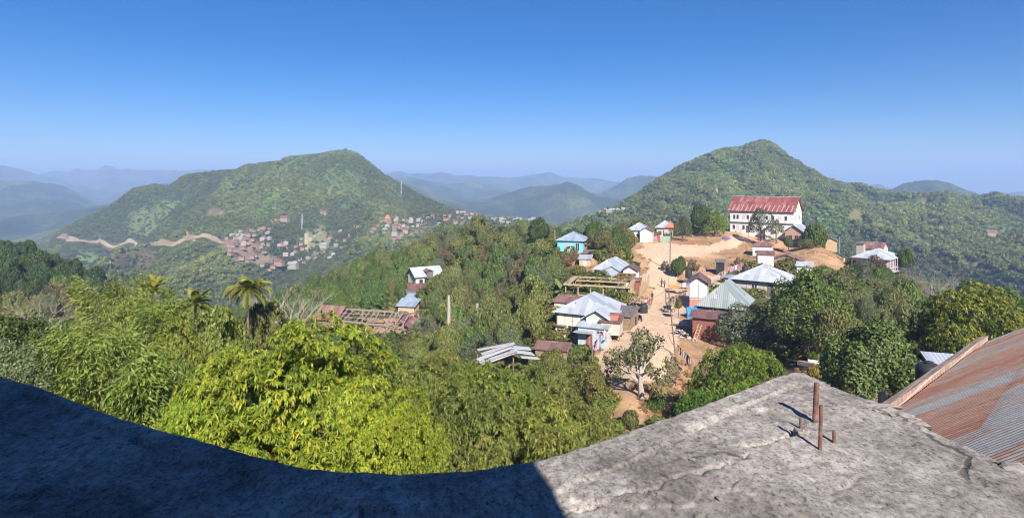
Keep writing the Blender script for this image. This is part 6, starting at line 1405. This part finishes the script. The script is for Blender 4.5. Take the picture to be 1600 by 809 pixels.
# blue tarp, orange tarp, stick fence, cloths ---------------------------------------
x, y, z = P(1072, 500, 97); vs = []
NX, NZ = 14, 10
for j in range(NZ):
    for i in range(NX): u, v = i / (NX - 1), j / (NZ - 1); vs.append((u * 2.3 * (1 - .25 * v * abs(u - .5)), -.9 * (1 - v) ** 1.5 + .12 * sin(u * 19 + v * 4) , 2.0 * (1 - v) ** .9 if False else 2.1 * v ** .8))
i0 = (np.arange(NZ - 1)[:, None] * NX + np.arange(NX - 1)[None]).ravel(); tp = link('tarpaulin', npmesh('tarpaulin', np.array(vs), [np.stack([i0, i0 + 1, i0 + NX + 1, i0 + NX], -1)], None, M['tarp_blue'], True)); tp.location = (x, y, z); tag(tp, 'bright blue tarpaulin hung below the tall narrow shed', 'tarpaulin')
md = tp.modifiers.new('thick', 'SOLIDIFY'); md.thickness = .03
x, y, z = P(1048, 451, 118); o = MB().add([(0, 0, .08), (2.0, -.4, .05), (2.1, 1.6, .35), (.1, 2.0, .4), (0, 0, .14), (2.0, -.4, .11), (2.1, 1.6, .41), (.1, 2.0, .46)], [(3, 2, 1, 0), (4, 5, 6, 7), (0, 1, 5, 4), (1, 2, 6, 5), (2, 3, 7, 6), (3, 0, 4, 7)]).build('orange_sheet', plain('orange_sheet', (.62, .27, .10), .15, 1)); o.location = (x, y, z); tag(o, 'orange sheet spread on the lane beside the washing by the narrow shed', 'sheet')
x, y, z = P(1135, 366, 172); o = MB().lathe([(1.2, 0), (1.1, .25), (.5, .5), (.1, .55)], n=14).build('cloth_heap', M['cloth_purple']); o.location = (1135 * 0 + x, y, float(H(x, y))); tag(o, 'violet cloth heap on the bare ground left of the church', 'cloth')
o = MB().box(-3.2, 3.2, -1.2, 1.2, 0, .08).build('red_earth_strip', plain('red_earth', (.55, .2, .1), .2, 2)); x, y, z = P(1068, 381, 165); o.location = (x, y, float(H(x, y)) + .02); tag(o, 'strip of red earth along the top edge of the field', 'earth')
def stick_fence(label, pts, seed, hgt=1.3):
    r_ = random.Random(seed); mbp, mbs = MB(), MB(); w3 = [np.array(P(*p)) for p in pts]; root = empty('stick_fence', tuple(w3[0]), 0, label, 'fence')
    for a, b_ in zip(w3, w3[1:]):
        L = np.linalg.norm(b_ - a); n_1 = max(3, int(L / .35))
        for k in range(n_1):
            p = a + (b_ - a) * k / n_1 - w3[0]; mbp.bar((p[0], p[1], p[2] - .3), (p[0] + r_.uniform(-.15, .15), p[1], p[2] + hgt * r_.uniform(.7, 1.15)), .045, .03, 4)
        for hh in (.4, .95): mbs.beam(a - w3[0] + np.array([0, 0, hh]), b_ - w3[0] + np.array([0, 0, hh]), .05, .07)
    mbp.build('pickets', M['paleframe'] if seed % 2 else M['timber'], root); mbs.build('rails', M['timber'], root)
stick_fence('stick fence along the upper side of the lane branch right of the fork', [(1095, 447, 121), (1120, 437, 125), (1145, 424, 130), (1160, 418, 133)], 1); stick_fence('rough fence of pale sticks between lane and timber frame', [(998, 462, 109), (1006, 452, 113), (1015, 446, 117)], 2, 1.6)
stick_fence('broken fence right of the lane below the orange sheet', [(1050, 478, 104), (1062, 468, 108), (1072, 462, 110)], 4, 1.5); stick_fence('fence in front of the white hipped house', [(985, 383, 170), (1003, 384, 168), (1020, 382, 169), (1045, 380, 170)], 3, 1.2)
blk = P(1040, 381, 168); o = MB().box(0, 3.0, 0, .1, 0, 1.6).build('green_net', plain('green_net', (.26, .33, .26), .25, 3)); o.location = (blk[0] - 1.5, blk[1], float(H(blk[0], blk[1]))); tag(o, 'green net panel behind the field beside the dark utility pole', 'net')
def wash(label, cat_label, pts, garments, seed, h=1.5):
    r_ = random.Random(seed); a, b_ = np.array(P(*pts[0])), np.array(P(*pts[1])); root = empty('clothesline', tuple(a), 0, label, 'clothesline'); d_ = b_ - a
    for p in (np.zeros(3), d_): MB().bar((p[0], p[1], p[2] - .4), (p[0], p[1], p[2] + h + .15), .05, .04, 6).build('post', M['old_timber'], root)
    MB().bar((0, 0, h), tuple(d_ + np.array([0, 0, h])), .015, .015, 4).build('rope', M['rubber'], root)
    n_1 = len(garments); u = d_ / np.linalg.norm(d_); up = np.array([0, 0, 1.])
    for i, (mk, w_, l, lab) in enumerate(garments):
        p = a + d_ * (i + .6) / (n_1 + .2) + up * h; o_ = np.cross(u, up); vs, fs = [], []
        for k in range(5):
            f = k / 4; s = w_ / 2 * (1 if k < 2 else .86); off_ = o_ * (.05 * sin(k * 1.7 + i))
            for sgn in (-1, 1):
                for th in (-.012, .012): vs.append(u * s * sgn - up * l * f + off_ + o_ * th)
        for k in range(4): b0 = k * 4; fs += [(b0, b0 + 2, b0 + 6, b0 + 4), (b0 + 1, b0 + 5, b0 + 7, b0 + 3), (b0, b0 + 4, b0 + 5, b0 + 1), (b0 + 2, b0 + 3, b0 + 7, b0 + 6)]
        g_ = MB().add(vs, fs).build('garment', M[mk]); g_.location = p; tag(g_, lab, 'garment')
wash('washing line by the plank shed under the cream house', '', [(926, 560, 77), (947, 530, 84)], [('cloth_navy', .7, 1.0, 'dark navy cloth at the lower end of the washing line by the plank shed'), ('cloth_pink', .8, 1.1, 'bright pink cloth on the washing line by the plank shed'), ('cloth_white', .6, .9, 'white cloth next to the bright pink one on the plank shed line'), ('cloth_blue', .6, .8, 'blue cloth midway on the plank shed washing line'), ('cloth_red', .6, .8, 'dull red cloth near the upper end of the plank shed line'), ('cloth_white', .5, .8, 'white cloth at the upper end of the plank shed line')], 1)
wash('washing line running from the leaning pole towards the bright mango', '', [(1058, 556, 77), (1080, 580, 71)], [('cloth_yellow', .5, .7, 'yellow cloth at the pole end of the right washing line'), ('cloth_navy', .5, .9, 'dark cloth second on the right washing line'), ('cloth_white', .5, .9, 'white cloth in the middle of the right washing line'), ('cloth_blue', .4, .8, 'blue cloth on the right washing line'), ('cloth_navy', .8, 1.2, 'large dark trousers near the end of the right washing line'), ('cloth_white', .6, .7, 'pale cloth at the tree end of the right washing line')], 2)
wash('washing line above the roof peak of the tall narrow shed', '', [(1066, 452, 116), (1088, 448, 117)], [('cloth_white', .8, .8, 'white cloth at the left end of the washing by the narrow shed'), ('cloth_purple', .9, .7, 'violet cloth on the washing by the narrow shed'), ('cloth_white', .6, .7, 'second white cloth on the washing by the narrow shed'), ('cloth_purple', .6, .7, 'violet cloth at the right end of the washing by the narrow shed')], 3, 1.2)
wash('washing line left of the tank on the beige house roof', '', [(1140, 428, 127), (1160, 420, 130)], [('cloth_pink', .9, .9, 'pink cloth on the line near the beige house tank'), ('cloth_white', .8, .9, 'white cloth on the line near the beige house tank'), ('cloth_red', .9, .8, 'red cloth on the line near the beige house tank')], 4, 1.3)
wash('washing line in front of the half-red roof house', '', [(1022, 377, 174), (1036, 375, 175)], [('cloth_pink', .9, 1, 'pink cloth before the half-red roof house'), ('cloth_red', .9, 1, 'red cloth before the half-red roof house'), ('cloth_white', .9, 1, 'white cloth before the half-red roof house')], 5, 1.4)

# ------------------------------------------------------------------ people and motorbikes
def person(label, px, py, d, face, pose, shirt, legs, h=1.65, hat=None):
    x, y, z = P(px, py, d); z = float(H(x, y)); k = h / 1.7
    J = {'pelvis': (0, 0, .93), 'belly': (0, 0, 1.1), 'chest': (0, .0, 1.32), 'neck': (0, 0, 1.46), 'head': (0, .02, 1.57), 'crown': (0, .02, 1.70)}
    rad = {'pelvis': .13, 'belly': .125, 'chest': .145, 'neck': .055, 'head': .095, 'crown': .07}
    E = [('pelvis', 'belly'), ('belly', 'chest'), ('chest', 'neck'), ('neck', 'head'), ('head', 'crown')]
    for s, sg in (('l', -1), ('r', 1)):
        st = sg * (.22 if pose == 'walk' else .03)
        if pose in ('stand', 'walk'): leg = {'hip': (sg * .09, 0, .88), 'knee': (sg * .10, st * .6 + .03, .48), 'ankle': (sg * .10, st, .08), 'toe': (sg * .11, st + .14, .04)}
        else: leg = {'hip': (sg * .09, .02, .88), 'knee': (sg * .14, .42, .92), 'ankle': (sg * .13, .44, .50), 'toe': (sg * .13, .58, .45)}
        arm = {'shoulder': (sg * .19, 0, 1.38), 'elbow': (sg * .25, -.06 - st * .5 if pose != 'ride' else .12, 1.12), 'wrist': (sg * .25, .05 - st * .8 if pose not in ('sit', 'ride') else .36, .88 if pose in ('stand', 'walk') else 1.05), 'hand': (sg * .24, .09 - st * .9 if pose not in ('sit', 'ride') else .45, .79 if pose in ('stand', 'walk') else 1.03)}
        for q, p in list(leg.items()) + list(arm.items()): J[q + s] = p
        for q, r_ in (('hip', .095), ('knee', .062), ('ankle', .042), ('toe', .035), ('shoulder', .062), ('elbow', .045), ('wrist', .034), ('hand', .036)): rad[q + s] = r_
        E += [('pelvis', 'hip' + s), ('hip' + s, 'knee' + s), ('knee' + s, 'ankle' + s), ('ankle' + s, 'toe' + s), ('chest', 'shoulder' + s), ('shoulder' + s, 'elbow' + s), ('elbow' + s, 'wrist' + s), ('wrist' + s, 'hand' + s)]
    low = -.45 if pose in ('sit', 'ride') else 0
    names = list(J); me = bpy.data.meshes.new('person'); me.from_pydata([(J[q][0] * k, J[q][1] * k, (J[q][2] + low) * k) for q in names], [(names.index(a), names.index(b_)) for a, b_ in E], [])
    tmp = bpy.data.objects.new('tmp', me); C.objects.link(tmp); md = tmp.modifiers.new('s', 'SKIN'); 
    for i, q in enumerate(names): me.skin_vertices[0].data[i].radius = (rad[q] * k, rad[q] * k)
    me.skin_vertices[0].data[0].use_root = True
    md2 = tmp.modifiers.new('d', 'SUBSURF'); md2.levels = 1; dg = bpy.context.evaluated_depsgraph_get(); bm_ = bpy.data.meshes.new_from_object(tmp.evaluated_get(dg)); bpy.data.objects.remove(tmp)
    bm_.materials.clear()
    for q in (M[shirt], M[legs], M['skin']): bm_.materials.append(q)
    for p in bm_.polygons:
        c_ = p.center / k; zz = c_.z - low; ax = abs(c_.x)
        p.material_index = 2 if zz > 1.43 or (ax > .215 and (zz < 1.12 if pose in ('stand', 'walk') else c_.y > .2 and zz > 1)) else (1 if zz < .98 and not (ax > .2 and pose in ('stand', 'walk')) else 0)
    o = link('person', bm_); o.location = (x, y, z + (.52 if pose == 'ride' else 0.0)); o.rotation_euler = (0, 0, R(face)); tag(o, label, 'person')
    hb = bmesh.new(); bmesh.ops.create_icosphere(hb, subdivisions=2, radius=.125 * k)
    for v in hb.verts: v.co.z = max(v.co.z, -.05 * k)
    hm_ = bpy.data.meshes.new('hair'); hb.to_mesh(hm_); hb.free(); hm_.materials.append(M[hat] if hat else M['hair']); q = link('helmet' if hat else 'hair', hm_, o); q.location = (0, -.015 * k, (1.63 + low) * k)
    return o
person('person in dark clothes walking up the lane, left of the walking pair', 1034, 446, 124, 10, 'walk', 'cloth_navy', 'hair'); person('person in grey and dark clothes walking up the lane, right of the pair', 1038.5, 447, 123.5, 5, 'walk', 'fascia', 'cloth_navy', 1.6)
person('person in red standing behind the farther black water tank', 1015, 478, 106, 160, 'stand', 'cloth_red', 'fascia'); person('person in white standing left of the person in red behind the tanks', 1009, 477, 107, 200, 'stand', 'cloth_white', 'cloth_navy', 1.6)
person('person in dark clothes standing by the rough pale stick fence', 1019, 462, 112, 170, 'stand', 'hair', 'cloth_navy'); person('person in faded pink standing lower by the rough pale stick fence', 1018, 469, 109, 90, 'stand', 'cloth_pink', 'fascia', 1.6)
person('person stooping aside in brown at the heap of boards and rubble', 1003, 472, 108, 80, 'stand', 'rust_wall', 'hair', 1.6)
def bike(label, px, py, d, rz, col):
    x, y, z = P(px, py, d); z = float(H(x, y)); root = empty('motorbike', (x, y, z), R(rz), label, 'motorbike')
    for yy in (-.62, .62):
        tb = bmesh.new(); mb = MB(); prof = []
        for i in range(20):
            a = 2 * pi * i / 20
            for j in range(6): b_ = 2 * pi * j / 6; r_ = .27 + .05 * cos(b_); mb.v.append((.05 * sin(b_), yy + r_ * cos(a), .31 + r_ * sin(a)))
        for i in range(20):
            for j in range(6): mb.f.append((i * 6 + j, i * 6 + (j + 1) % 6, ((i + 1) % 20) * 6 + (j + 1) % 6, ((i + 1) % 20) * 6 + j))
        wh = mb.build('wheel', M['rubber'], root, True); rm_ = MB()
        for i in range(6): a = pi * i / 6; rm_.bar((0, yy - .25 * cos(a), .31 - .25 * sin(a)), (0, yy + .25 * cos(a), .31 + .25 * sin(a)), .012, .012, 4)
        rm_.bar((-.06, yy, .31), (.06, yy, .31), .05, .05, 8); rm_.build('rim', M['steel'], wh)
    MB().tube([(0, -.55, .62), (0, -.2, .58), (0, .15, .60), (0, .38, .80)], [.09, .14, .16, .07], 8).build('body', col, root, True); MB().tube([(0, -.65, .78), (0, -.3, .76), (0, .08, .76)], [.07, .12, .10], 8).build('seat', M['rubber'], root, True)
    MB().box(-.12, .12, -.15, .2, .22, .5).build('engine', M['steel'], root); fk = MB()
    for s in (-.07, .07): fk.bar((s, .62, .31), (s, .38, .95), .022, .022, 6)
    fk.build('fork', M['steel'], root); MB().bar((-.33, .30, 1.0), (.33, .30, 1.0), .018, .018, 6).build('handlebar', M['rubber'], root); MB().lathe([(.02, -.05), (.09, 0), (.09, .04), (.02, .06)], n=12).build('headlight', M['paleframe'], root).location = (0, .45, .88)
    MB().bar((.1, -.1, .28), (.12, -.7, .36), .035, .045, 7).build('exhaust', M['steel'], root)
    return root
bike('dark blue motorbike parked against the farther black water tank', 1000, 497, 96, 10, M['cloth_navy']); bike('motorbike parked under the person in blue helmet in the lane', 1042, 482, 103, -120, M['cloth_navy']); bike('silver motorbike standing just right of the ridden one', 1046, 485, 102, -100, M['steel'])
o = person('person with blue helmet sitting astride a motorbike in the lane', 1042, 482, 103, -120, 'ride', 'fascia', 'cloth_navy', 1.65, 'cloth_blue')
